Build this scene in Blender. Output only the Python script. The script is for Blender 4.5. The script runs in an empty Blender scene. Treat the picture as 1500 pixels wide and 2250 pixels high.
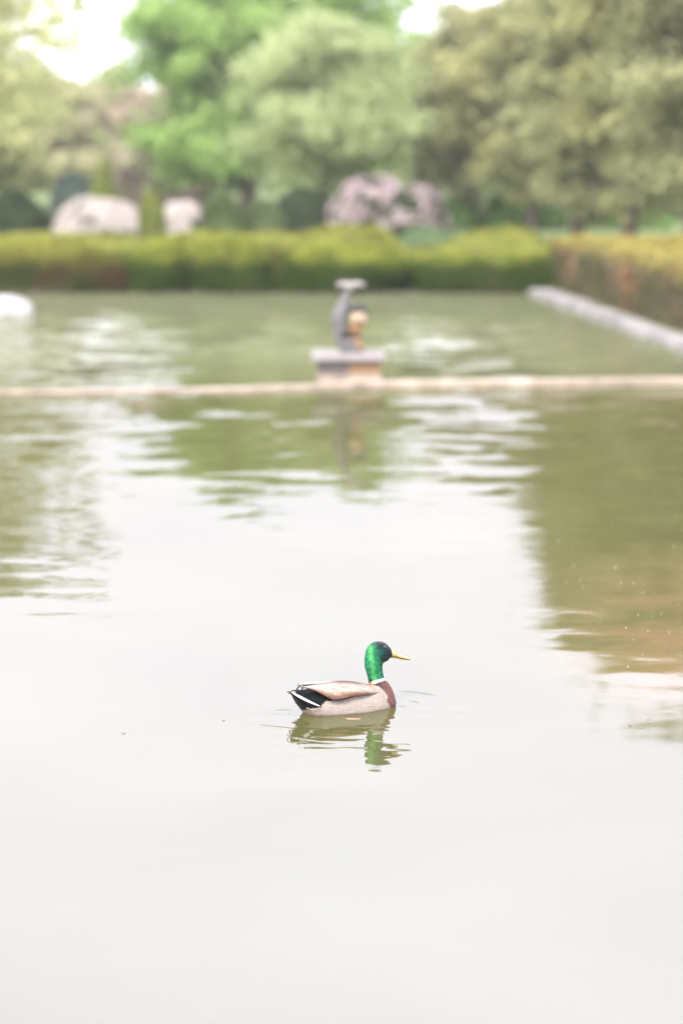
import bpy, bmesh, math, random
import numpy as np
from mathutils import Vector, Matrix, noise as mnoise

R = math.radians
rng = np.random.default_rng(11)
random.seed(11)
sc = bpy.context.scene
COL = sc.collection

# ------------------------------------------------------------------ camera
CAM_H = 2.06
PITCH = R(8.41)
FPX = 5312.0                     # focal length in photo pixels (85 mm on a 36 mm high frame, 2250 px)
cam_d = bpy.data.cameras.new('camera')
cam = bpy.data.objects.new('camera', cam_d)
COL.objects.link(cam)
cam.location = (0, 0, CAM_H)
cam.rotation_euler = (R(90) - PITCH, 0, 0)
cam_d.sensor_fit = 'VERTICAL'
cam_d.sensor_height = 36
cam_d.sensor_width = 24
cam_d.lens = 85
cam_d.clip_start = 0.1
cam_d.clip_end = 2000
cam_d.dof.use_dof = True
cam_d.dof.focus_distance = 8.95
cam_d.dof.aperture_fstop = 1.35
sc.camera = cam

# ------------------------------------------------------------------ world, sun, exposure
SUN_EL, SUN_AZ = R(46), R(205)   # azimuth measured clockwise from +Y
w = bpy.data.worlds.new('World')
sc.world = w
w.use_nodes = True
nt = w.node_tree
nt.nodes.clear()
wo = nt.nodes.new('ShaderNodeOutputWorld')
bg = nt.nodes.new('ShaderNodeBackground')
sky = nt.nodes.new('ShaderNodeTexSky')
sky.sky_type = 'NISHITA'
sky.sun_disc = False
sky.sun_elevation = SUN_EL
sky.sun_rotation = SUN_AZ
sky.air_density = 1.0
sky.dust_density = 6.0
sky.ozone_density = 1.0
# a bright, even cloud layer covers nearly all of the blue; it is thinner and brighter towards the horizon
veil = nt.nodes.new('ShaderNodeMix'); veil.data_type = 'RGBA'
veil.inputs['Factor'].default_value = 0.88
wtc = nt.nodes.new('ShaderNodeTexCoord')
wsep = nt.nodes.new('ShaderNodeSeparateXYZ')
nt.links.new(wtc.outputs['Generated'], wsep.inputs[0])
cl = nt.nodes.new('ShaderNodeValToRGB')
HZ = 9.2
ce = cl.color_ramp.elements
ce[0].position = 0.0; ce[0].color = (0.865, 0.845, 0.985, 1)
ce[1].position = 1.0; ce[1].color = (0.36, 0.36, 0.39, 1)
em_ = ce.new(0.42); em_.color = (0.865, 0.845, 0.985, 1)
nt.links.new(wsep.outputs['Z'], cl.inputs['Fac'])
cs = nt.nodes.new('ShaderNodeVectorMath'); cs.operation = 'SCALE'; cs.inputs['Scale'].default_value = HZ
nt.links.new(cl.outputs['Color'], cs.inputs[0])
wn = nt.nodes.new('ShaderNodeTexNoise'); wn.inputs['Scale'].default_value = 3.5; wn.inputs['Detail'].default_value = 4
wm = nt.nodes.new('ShaderNodeMapping'); wm.inputs['Scale'].default_value = (1, 1, 3.5)
nt.links.new(wtc.outputs['Generated'], wm.inputs['Vector']); nt.links.new(wm.outputs[0], wn.inputs['Vector'])
wr = nt.nodes.new('ShaderNodeMapRange')
wr.inputs['From Min'].default_value = 0.3; wr.inputs['From Max'].default_value = 0.7
wr.inputs['To Min'].default_value = HZ * 0.91; wr.inputs['To Max'].default_value = HZ * 1.07
nt.links.new(wn.outputs['Fac'], wr.inputs['Value']); nt.links.new(wr.outputs['Result'], cs.inputs['Scale'])
nt.links.new(sky.outputs[0], veil.inputs['A'])
nt.links.new(cs.outputs['Vector'], veil.inputs['B'])
nt.links.new(veil.outputs['Result'], bg.inputs['Color'])
bg.inputs['Strength'].default_value = 0.15
nt.links.new(bg.outputs[0], wo.inputs['Surface'])

sun_d = bpy.data.lights.new('sun', 'SUN')
sun_d.energy = 2.3
sun_d.angle = R(20)
sun_d.color = (1.0, 0.95, 0.86)
sun = bpy.data.objects.new('sun', sun_d)
COL.objects.link(sun)
sdir = Vector((math.sin(SUN_AZ) * math.cos(SUN_EL), math.cos(SUN_AZ) * math.cos(SUN_EL), math.sin(SUN_EL)))
sun.rotation_euler = sdir.to_track_quat('Z', 'Y').to_euler()

sc.view_settings.view_transform = 'Standard'
sc.view_settings.look = 'None'
sc.view_settings.gamma = 1
sc.view_settings.exposure = 1.62
sc.cycles.use_denoising = True
try:
    sc.cycles.denoiser = 'OPENIMAGEDENOISE'
except Exception:
    pass
sc.cycles.max_bounces = 8
sc.cycles.diffuse_bounces = 5
sc.cycles.glossy_bounces = 3
sc.cycles.transparent_max_bounces = 6
sc.cycles.volume_bounces = 0
sc.cycles.sample_clamp_indirect = 6
sc.cycles.caustics_reflective = False
sc.cycles.caustics_refractive = False

# ------------------------------------------------------------------ helpers
CP, SP = math.cos(PITCH), math.sin(PITCH)


def ray(px, py):
    u = (px - 750) / FPX
    v = (1125 - py) / FPX
    return Vector((u, CP + v * SP, -SP + v * CP))


def on_z(px, py, z=0.0):
    r = ray(px, py)
    t = (z - CAM_H) / r.z
    return Vector((0, 0, CAM_H)) + r * t


def at_d(px, py, D):
    r = ray(px, py)
    return Vector((0, 0, CAM_H)) + r * (D / r.y)


def tag(o, label=None, cat=None, group=None, kind=None):
    if label: o['label'] = label
    if cat: o['category'] = cat
    if group: o['group'] = group
    if kind: o['kind'] = kind
    return o


def empty(name, loc, rz=0.0):
    o = bpy.data.objects.new(name, None)
    o.empty_display_size = 0.1
    o.location = loc
    o.rotation_euler = (0, 0, rz)
    COL.objects.link(o)
    return o


def mesh_obj(name, verts, faces, mat, parent=None, smooth=True, loc=None):
    me = bpy.data.meshes.new(name)
    if isinstance(verts, np.ndarray):
        verts = verts.tolist()
    me.from_pydata(verts, [], faces if isinstance(faces, list) else faces.tolist())
    me.update()
    if smooth:
        me.polygons.foreach_set('use_smooth', [True] * len(me.polygons))
    me.materials.append(mat)
    o = bpy.data.objects.new(name, me)
    COL.objects.link(o)
    if parent: o.parent = parent
    if loc is not None: o.location = loc
    return o


def bm_obj(name, bm, mat, parent=None, smooth=True, loc=None):
    me = bpy.data.meshes.new(name)
    bmesh.ops.recalc_face_normals(bm, faces=bm.faces[:])
    bm.to_mesh(me); bm.free()
    if smooth:
        me.polygons.foreach_set('use_smooth', [True] * len(me.polygons))
    me.materials.append(mat)
    o = bpy.data.objects.new(name, me)
    COL.objects.link(o)
    if parent: o.parent = parent
    if loc is not None: o.location = loc
    return o


def bake_modifiers(o):
    dg = bpy.context.evaluated_depsgraph_get()
    dg.update()
    ev = o.evaluated_get(dg)
    me = bpy.data.meshes.new_from_object(ev)
    o.modifiers.clear()
    o.data = me
    return o


class N:
    """small node-tree builder"""
    def __init__(self, name):
        self.m = bpy.data.materials.new(name)
        self.m.use_nodes = True
        self.t = self.m.node_tree
        self.t.nodes.clear()
        self.out = self.t.nodes.new('ShaderNodeOutputMaterial')

    def n(self, typ, **kw):
        x = self.t.nodes.new(typ)
        for k, v in kw.items():
            setattr(x, k, v)
        return x

    def l(self, a, b):
        self.t.links.new(a, b)

    def coords(self, which='Object', scale=(1, 1, 1)):
        tc = self.n('ShaderNodeTexCoord')
        mp = self.n('ShaderNodeMapping')
        mp.inputs['Scale'].default_value = scale
        self.l(tc.outputs[which], mp.inputs['Vector'])
        return mp.outputs['Vector']

    def noise(self, vec, scale, detail=3, rough=0.55, out='Fac'):
        x = self.n('ShaderNodeTexNoise')
        x.inputs['Scale'].default_value = scale
        x.inputs['Detail'].default_value = detail
        x.inputs['Roughness'].default_value = rough
        if vec is not None: self.l(vec, x.inputs['Vector'])
        return x.outputs[out]

    def ramp(self, fac, stops):
        x = self.n('ShaderNodeValToRGB')
        e = x.color_ramp.elements
        while len(e) > 1: e.remove(e[-1])
        e[0].position = stops[0][0]; e[0].color = (*stops[0][1], 1)
        for p, c in stops[1:]:
            k = e.new(p); k.color = (*c, 1)
        self.l(fac, x.inputs['Fac'])
        return x.outputs['Color']

    def math(self, op, a, b=None, clamp=False):
        x = self.n('ShaderNodeMath', operation=op, use_clamp=clamp)
        for i, v in enumerate((a, b)):
            if v is None: continue
            if isinstance(v, (int, float)): x.inputs[i].default_value = v
            else: self.l(v, x.inputs[i])
        return x.outputs[0]

    def vmath(self, op, a, b=None, scale=None):
        x = self.n('ShaderNodeVectorMath', operation=op)
        for i, v in enumerate((a, b)):
            if v is None: continue
            if isinstance(v, (tuple, list)): x.inputs[i].default_value = v
            else: self.l(v, x.inputs[i])
        if scale is not None:
            if isinstance(scale, (int, float)): x.inputs['Scale'].default_value = scale
            else: self.l(scale, x.inputs['Scale'])
        return x.outputs['Vector']

    def mix(self, fac, a, b):
        x = self.n('ShaderNodeMix', data_type='RGBA')
        for k, v in (('Factor', fac), ('A', a), ('B', b)):
            if isinstance(v, (int, float)): x.inputs[k].default_value = v
            elif isinstance(v, tuple): x.inputs[k].default_value = (*v, 1)
            else: self.l(v, x.inputs[k])
        return x.outputs['Result']

    def mapr(self, v, a, b, c, d):
        x = self.n('ShaderNodeMapRange')
        self.l(v, x.inputs['Value'])
        for k, q in zip(('From Min', 'From Max', 'To Min', 'To Max'), (a, b, c, d)):
            x.inputs[k].default_value = q
        return x.outputs['Result']


def leaf_mat(name, c_lo, c_hi, c_odd=None, trans=0.35, clump=0.9):
    n = N(name)
    v = n.coords('Object')
    geo = n.n('ShaderNodeNewGeometry')
    big = n.noise(v, clump, 2)
    f = n.math('ADD', n.math('MULTIPLY', n.mapr(big, 0.35, 0.65, 0, 1), 0.6),
               n.math('MULTIPLY', geo.outputs['Random Per Island'], 0.4))
    stops = [(0.0, c_lo), (0.85, c_hi)]
    if c_odd: stops.append((1.0, c_odd))
    colr = n.ramp(f, stops)
    d = n.n('ShaderNodeBsdfDiffuse'); n.l(colr, d.inputs['Color'])
    t = n.n('ShaderNodeBsdfTranslucent'); n.l(colr, t.inputs['Color'])
    ms = n.n('ShaderNodeMixShader'); ms.inputs[0].default_value = trans
    n.l(d.outputs[0], ms.inputs[1]); n.l(t.outputs[0], ms.inputs[2])
    n.l(ms.outputs[0], n.out.inputs['Surface'])
    return n.m


def simple_mat(name, lo, hi, scale=6, rough=0.8, bump=0.3, stretch=(1, 1, 1), metallic=0.0, spec=0.4):
    n = N(name)
    v = n.coords('Object', stretch)
    f = n.noise(v, scale, 5, 0.6)
    c = n.ramp(f, [(0.3, lo), (0.7, hi)])
    p = n.n('ShaderNodeBsdfPrincipled')
    n.l(c, p.inputs['Base Color'])
    p.inputs['Roughness'].default_value = rough
    p.inputs['Metallic'].default_value = metallic
    p.inputs['Specular IOR Level'].default_value = spec
    if bump:
        b = n.n('ShaderNodeBump'); b.inputs['Strength'].default_value = bump
        b.inputs['Distance'].default_value = 0.02
        n.l(n.noise(v, scale * 4, 4), b.inputs['Height'])
        n.l(b.outputs[0], p.inputs['Normal'])
    n.l(p.outputs[0], n.out.inputs['Surface'])
    return n.m


# ------------------------------------------------------------------ ground and pond basin
POND = [(-16.0, 1.2), (5.47, 1.2), (2.77, 37.15), (-16.0, 37.15)]


def edge_x(D):                                      # right-hand water edge
    return 2.82 + (36.5 - D) * 0.075


grass_m = simple_mat('lawn', (0.07, 0.11, 0.025), (0.12, 0.17, 0.045), 1.4, 0.95, 0.6)
bm = bmesh.new()
B = 900
outer = [bm.verts.new((x, y, 0.05)) for x, y in ((-B, -B), (B, -B), (B, B), (-B, B))]
inner = [bm.verts.new((x, y, 0.05)) for x, y in POND]
low = [bm.verts.new((x, y, -0.6)) for x, y in POND]
for ring in (outer, inner):
    for i in range(4): bm.edges.new((ring[i], ring[(i + 1) % 4]))
bmesh.ops.triangle_fill(bm, use_beauty=True, edges=bm.edges[:])
for i in range(4):
    j = (i + 1) % 4
    bm.faces.new((inner[i], inner[j], low[j], low[i]))
bm.faces.new(low)
ground = bm_obj('ground', bm, grass_m, smooth=False)
tag(ground, kind='structure')


# water ------------------------------------------------------------------
def water_material():
    n = N('pond_water')
    pos = n.n('ShaderNodeNewGeometry').outputs['Position']
    sep = n.n('ShaderNodeSeparateXYZ'); n.l(pos, sep.inputs[0])
    X, Y = sep.outputs['X'], sep.outputs['Y']
    # where a breeze roughens the pond: towards the back, the left and the right
    back = n.mapr(Y, 10.0, 19.0, 0.0, 1.0)
    left = n.math('MULTIPLY', n.mapr(X, -0.55, -1.25, 0.0, 1.0), n.mapr(Y, 9.6, 11.0, 0.0, 1.0))
    right = n.math('MULTIPLY', n.mapr(X, 0.7, 1.1, 0.0, 1.0), n.mapr(Y, 8.6, 9.6, 0.0, 0.8))
    m = n.math('MAXIMUM', n.math('MAXIMUM', back, left), right)
    patch = n.mapr(n.noise(pos, 0.35, 2), 0.38, 0.62, 0.35, 1.0)
    far = n.math('MULTIPLY', n.mapr(Y, 17.0, 22.5, 0.0, 1.0), n.mapr(Y, 33.0, 30.0, 0.0, 1.0))
    far = n.math('MULTIPLY', far, n.mapr(n.noise(n.vmath('MULTIPLY', pos, (0.5, 0.25, 1)), 1.0, 2), 0.36, 0.58, 0.0, 0.045))
    # two lanes of choppier water where the breeze comes between the trees
    lane_l = n.mapr(X, -1.1, -2.1, 0.0, 1.0)
    lane_r = n.math('MULTIPLY', n.mapr(X, 0.35, 0.9, 0.0, 1.0), n.mapr(X, 2.9, 1.9, 0.0, 1.0))
    lane = n.math('MULTIPLY', n.math('MAXIMUM', lane_l, lane_r), n.math('MULTIPLY', n.mapr(Y, 13.5, 19.0, 0.0, 1.0), n.mapr(Y, 31.0, 27.5, 0.0, 1.0)))
    lane = n.math('MULTIPLY', lane, n.mapr(n.noise(n.vmath('MULTIPLY', pos, (1.3, 0.22, 1)), 1.0, 2), 0.36, 0.56, 0.25, 1.0))
    far = n.math('ADD', far, n.math('MULTIPLY', lane, 0.070))
    # smoother water in the lee of the statue
    lee = n.mapr(n.math('ABSOLUTE', n.math('SUBTRACT', X, 0.06)), 0.2, 0.6, 0.35, 1.0)
    m = n.math('MULTIPLY', m, n.math('MAXIMUM', lee, n.mapr(Y, 16.5, 14.5, 0.0, 1.0)))
    amp = n.math('ADD', n.math('ADD', n.math('MULTIPLY', n.math('MULTIPLY', m, patch), 0.022), 0.005), far)
    st = n.vmath('MULTIPLY', pos, (0.55, 1.0, 1.0))
    v1 = n.noise(st, 3.2, 2, 0.5, 'Color')
    v2 = n.noise(st, 11.0, 2, 0.5, 'Color')
    s1 = n.vmath('SUBTRACT', v1, (0.5, 0.5, 0.5))
    # a slow swell running in along the right bank
    v0 = n.vmath('SUBTRACT', n.noise(n.vmath('MULTIPLY', pos, (0.5, 1.6, 1.0)), 1.5, 1, 0.5, 'Color'), (0.5, 0.5, 0.5))
    s1 = n.vmath('ADD', s1, n.vmath('SCALE', v0, scale=n.math('MULTIPLY', n.mapr(X, 0.7, 1.2, 0, 1.1), n.mapr(Y, 11.5, 9.8, 0, 1))))
    s2 = n.vmath('SUBTRACT', v2, (0.5, 0.5, 0.5))
    s = n.vmath('ADD', s1, n.vmath('SCALE', s2, scale=0.35))
    s = n.vmath('SCALE', s, scale=n.math('MULTIPLY', amp, 4.0))
    s = n.vmath('MULTIPLY', s, (0.6, 1.0, 0.0))
    nrm = n.n('ShaderNodeNewGeometry').outputs['Normal']
    nn = n.vmath('NORMALIZE', n.vmath('ADD', nrm, s))
    # murky body of the pond, browner over the sandy shallows by the right bank
    shallow = n.math('MULTIPLY', n.mapr(X, 0.75, 1.35, 0, 1), n.math('MULTIPLY', n.mapr(Y, 13.0, 10.5, 0, 1), n.mapr(Y, 8.4, 9.3, 0, 1)))
    olive = n.ramp(n.noise(pos, 0.6, 3), [(0.3, BODY_LO), (0.7, BODY_HI)])
    sandf = n.math('MULTIPLY', shallow, n.mapr(n.noise(pos, 2.0, 3), 0.35, 0.6, 0.2, 1.0))
    olive = n.mix(n.mapr(Y, 20.5, 25.0, 0.0, 1.0), olive, n.ramp(n.noise(pos, 0.5, 3), [(0.3, (0.125, 0.137, 0.072)), (0.7, (0.160, 0.170, 0.100))]))   # far water greened and lightened to paint in hedge and tree reflections
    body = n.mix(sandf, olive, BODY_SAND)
    # fine pollen and scum drifting on the surface
    sp = n.math('MULTIPLY', n.mapr(n.noise(pos, 55, 2, 0.6), 0.70, 0.76, 0, 1), n.mapr(n.noise(pos, 1.3, 3), 0.5, 0.65, 0, 0.6))
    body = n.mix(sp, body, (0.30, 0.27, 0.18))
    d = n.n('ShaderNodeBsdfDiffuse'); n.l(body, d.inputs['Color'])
    g = n.n('ShaderNodeBsdfGlossy'); g.inputs['Roughness'].default_value = 0.03
    n.l(nn, g.inputs['Normal'])
    fr = n.n('ShaderNodeFresnel'); fr.inputs['IOR'].default_value = 1.33
    n.l(nn, fr.inputs['Normal'])
    fac = n.math('ADD', n.mapr(fr.outputs[0], 0.10, 0.50, F_LO, F_HI), n.mapr(fr.outputs[0], 0.46, 0.80, 0.0, 0.24))
    ms = n.n('ShaderNodeMixShader')
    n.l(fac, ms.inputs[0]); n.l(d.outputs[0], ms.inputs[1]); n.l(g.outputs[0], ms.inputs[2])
    n.l(ms.outputs[0], n.out.inputs['Surface'])
    return n.m


BODY_LO, BODY_HI, BODY_SAND = (0.066, 0.066, 0.024), (0.084, 0.084, 0.033), (0.150, 0.105, 0.052)
F_LO, F_HI = 0.24, 0.30
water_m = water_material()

duck_c = on_z(760, 1558)
# wake lines read off the pond surface: polyline (photo px) and ridge height in mm
WAKES = [
    ([(869, 1519), (905, 1522), (940, 1527), (969, 1534)], 1.0),
    ([(897, 1541), (915, 1545), (932, 1550)], 0.8),
    ([(556, 1592), (590, 1596), (640, 1602), (655, 1600)], 0.9),
    ([(624, 1556), (640, 1552), (655, 1547)], 0.6),
    ([(626, 1549), (650, 1545)], 0.4),
    ([(650, 1561), (664, 1557)], 0.5),
    ([(872, 1553), (890, 1554), (912, 1559)], 0.5),
    ([(640, 1618), (700, 1628), (790, 1630)], 0.5),
]


def axis(dense0, dense1, step, lo, hi, coarse):
    a = list(np.arange(dense0, dense1 + 1e-9, step))
    s, x = step, dense0
    left = []
    while x > lo:
        s = min(s * 1.35, coarse); x -= s; left.append(max(x, lo))
    s, x = step, a[-1]
    right = []
    while x < hi:
        s = min(s * 1.35, coarse); x += s; right.append(min(x, hi))
    return np.array(sorted(set([round(q, 6) for q in left + a + right])))


xs = axis(duck_c.x - 0.40, duck_c.x + 0.42, 0.005, -16.0, 3.0, 1.2)
ys = axis(duck_c.y - 1.05, duck_c.y + 0.42, 0.006, 1.2, 37.15, 1.0)
# last columns follow the slanted right edge
TX = xs.copy()
GX, GY = np.meshgrid(TX, ys)
k = np.clip((GX - 0.9) / (3.0 - 0.9), 0, 1)
target_edge = 2.82 + (36.5 - GY) * 0.075
GX = GX + k * (target_edge - 3.0)
Z = np.zeros_like(GX)
for line, h in WAKES:
    P = [on_z(*p) for p in line]
    P = np.array([[p.x, p.y] for p in P])
    dmin = np.full(GX.shape, 9.0); tt = np.zeros(GX.shape)
    L = len(P) - 1
    for i in range(L):
        a, b = P[i], P[i + 1]
        ab = b - a
        t = np.clip(((GX - a[0]) * ab[0] + (GY - a[1]) * ab[1]) / (ab @ ab), 0, 1)
        d = np.hypot(GX - a[0] - t * ab[0], GY - a[1] - t * ab[1])
        tt = np.where(d < dmin, (i + t) / L, tt)
        dmin = np.minimum(dmin, d)
    fade = np.sin(np.clip(tt, 0.0, 1.0) * math.pi) ** 0.6
    Z += h * 0.0022 * np.exp(-(dmin / 0.011) ** 2) * fade
# small ripples spreading round the swimming duck
rr = np.hypot((GX - duck_c.x) / 1.6, (GY - duck_c.y + 0.08) / 1.0)
ring = np.maximum(np.exp(-((rr - 0.19) / 0.15) ** 2) * np.where(GY < duck_c.y + 0.05, 1.0, 0.35), 0.7 * np.exp(-((GX - duck_c.x - 0.02) / 0.32) ** 2 - ((GY - duck_c.y + 0.56) / 0.30) ** 2))
nz = np.array([[0.0]])
mask = ring > 0.02
idx = np.argwhere(mask)
for (i, j) in idx:
    x, y = GX[i, j], GY[i, j]
    q = mnoise.noise(Vector((x * 5.0, y * 13.0, 0.3))) + 0.5 * mnoise.noise(Vector((x * 11.0, y * 26.0, 4.3)))
    Z[i, j] += 0.0021 * q * ring[i, j]
ny, nx = GX.shape
V = np.stack([GX.ravel(), GY.ravel(), Z.ravel()], 1)
ii = np.arange((ny - 1) * (nx - 1))
r_, c_ = ii // (nx - 1), ii % (nx - 1)
a0 = r_ * nx + c_
F = np.stack([a0, a0 + 1, a0 + nx + 1, a0 + nx], 1)
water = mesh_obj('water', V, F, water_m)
tag(water, kind='structure')

# ------------------------------------------------------------------ stone kerb on the right bank, cross ledge
def kerb_mat():
    n = N('kerb_stone')
    v = n.coords('Object')
    c = n.ramp(n.noise(v, 2.2, 6, 0.7), [(0.25, (0.05, 0.042, 0.032)), (0.42, (0.15, 0.14, 0.135)), (0.7, (0.40, 0.385, 0.375))])
    p = n.n('ShaderNodeBsdfPrincipled'); n.l(c, p.inputs['Base Color']); p.inputs['Roughness'].default_value = 0.9
    b = n.n('ShaderNodeBump'); b.inputs['Strength'].default_value = 0.6; b.inputs['Distance'].default_value = 0.03
    n.l(n.noise(v, 8, 5), b.inputs['Height']); n.l(b.outputs[0], p.inputs['Normal'])
    n.l(p.outputs[0], n.out.inputs['Surface'])
    return n.m


stone_m = kerb_mat()
ledge_m = simple_mat('cream_stone', (0.17, 0.135, 0.10), (0.40, 0.345, 0.28), 4, 0.8, 0.4)


def kerb():
    root = empty('stone_kerb', (edge_x(20), 20, 0))
    tag(root, 'pale grey stone kerb along the right bank of the pond below the brown sided hedge', 'kerb')
    D = 8.0
    k = 0
    while D < 36.4:
        D2 = min(D + 1.45, 36.4)
        bm = bmesh.new()
        vs = []
        for (d, off) in ((D + .006, 0), (D + .006, 0.36), (D2 - .006, 0.36), (D2 - .006, 0)):
            vs.append((edge_x(d) - 0.04 + off + random.uniform(-.008, .008), d))
        zt = 0.070 + random.uniform(-.006, .006)
        top = [bm.verts.new((x, y, zt)) for x, y in vs]
        bot = [bm.verts.new((x, y, -0.15)) for x, y in vs]
        bm.faces.new(top)
        for i in range(4): bm.faces.new((top[i], top[(i + 1) % 4], bot[(i + 1) % 4], bot[i]))
        bmesh.ops.bevel(bm, geom=[e for e in bm.edges if e.verts[0].co.z > 0 and e.verts[1].co.z > 0], offset=0.015, segments=2, affect='EDGES')
        o = bm_obj('kerb_stone', bm, stone_m, root, smooth=False)
        o.matrix_parent_inverse = Matrix.Translation(-Vector(root.location))
        D = D2
kerb()


def ledge():
    root = empty('stone_ledge', (0, 21.2, 0))
    tag(root, 'long low pinkish stone ledge crossing the pond in front of the fountain statue', 'ledge')
    pts = [(-700, 868, 0.022), (0, 866, 0.022), (180, 865, 0.024), (350, 863, 0.026), (520, 861, 0.035), (700, 857, 0.05), (840, 852, 0.06),
           (1100, 852, 0.065), (1300, 850, 0.07), (1500, 848, 0.07), (1605, 847, 0.07)]
    bm = bmesh.new()
    rows = []
    for i, (px, py, h) in enumerate(pts):
        p = on_z(px, py)
        wob = 0.01 * math.sin(i * 2.1)
        prof = [(0, -0.1), (0, h * .75), (.03, h), (.14, h), (.17, h * .7), (.17, -0.1)]
        rows.append([bm.verts.new((p.x, p.y + a + wob, z)) for a, z in prof])
    for a, b in zip(rows, rows[1:]):
        for j in range(len(a) - 1):
            bm.faces.new((a[j], b[j], b[j + 1], a[j + 1]))
    bm.faces.new(rows[0]); bm.faces.new(rows[-1])
    o = bm_obj('coping', bm, ledge_m, root, smooth=False)
    o.matrix_parent_inverse = Matrix.Translation(-Vector(root.location))
ledge()


# ------------------------------------------------------------------ foliage builders
def leaf_quads(cent, size, spread_normals=None, up=0.0):
    """N leaf shaped rhombi, each folded a little along its midrib"""
    n = len(cent)
    d = rng.normal(size=(n, 3)); d /= np.linalg.norm(d, axis=1)[:, None]
    nrm = rng.normal(size=(n, 3)); nrm[:, 2] += up
    if spread_normals is not None: nrm = nrm * 0.6 + spread_normals
    nrm /= np.linalg.norm(nrm, axis=1)[:, None]
    side = np.cross(nrm, d); side /= np.linalg.norm(side, axis=1)[:, None] + 1e-9
    d = np.cross(side, nrm)
    s = size * rng.uniform(0.6, 1.35, n)[:, None]
    a = cent - d * s * 0.5
    b = cent + side * s * 0.32 + nrm * s * .08
    c = cent + d * s * 0.5
    e = cent - side * s * 0.32 + nrm * s * .08
    V = np.stack([a, b, c, e], 1).reshape(-1, 3)
    F = np.arange(4 * n).reshape(-1, 4)
    return V, F


def tube(bm, pts, radii, seg=7):
    rings = []
    for i, p in enumerate(pts):
        p = Vector(p)
        t = (Vector(pts[min(i + 1, len(pts) - 1)]) - Vector(pts[max(i - 1, 0)])).normalized()
        a = t.orthogonal().normalized() if i == 0 else (a - t * a.dot(t)).normalized()
        b = t.cross(a)
        rings.append([bm.verts.new(p + (a * math.cos(q * 2 * math.pi / seg) + b * math.sin(q * 2 * math.pi / seg)) * radii[i]) for q in range(seg)])
    for r0, r1 in zip(rings, rings[1:]):
        for q in range(seg):
            bm.faces.new((r0[q], r0[(q + 1) % seg], r1[(q + 1) % seg], r1[q]))
    bm.faces.new(rings[0][::-1]); bm.faces.new(rings[-1])


bark_m = simple_mat('bark', (0.055, 0.042, 0.032), (0.13, 0.10, 0.075), 9, 0.95, 0.8, (1, 1, .25))


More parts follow.
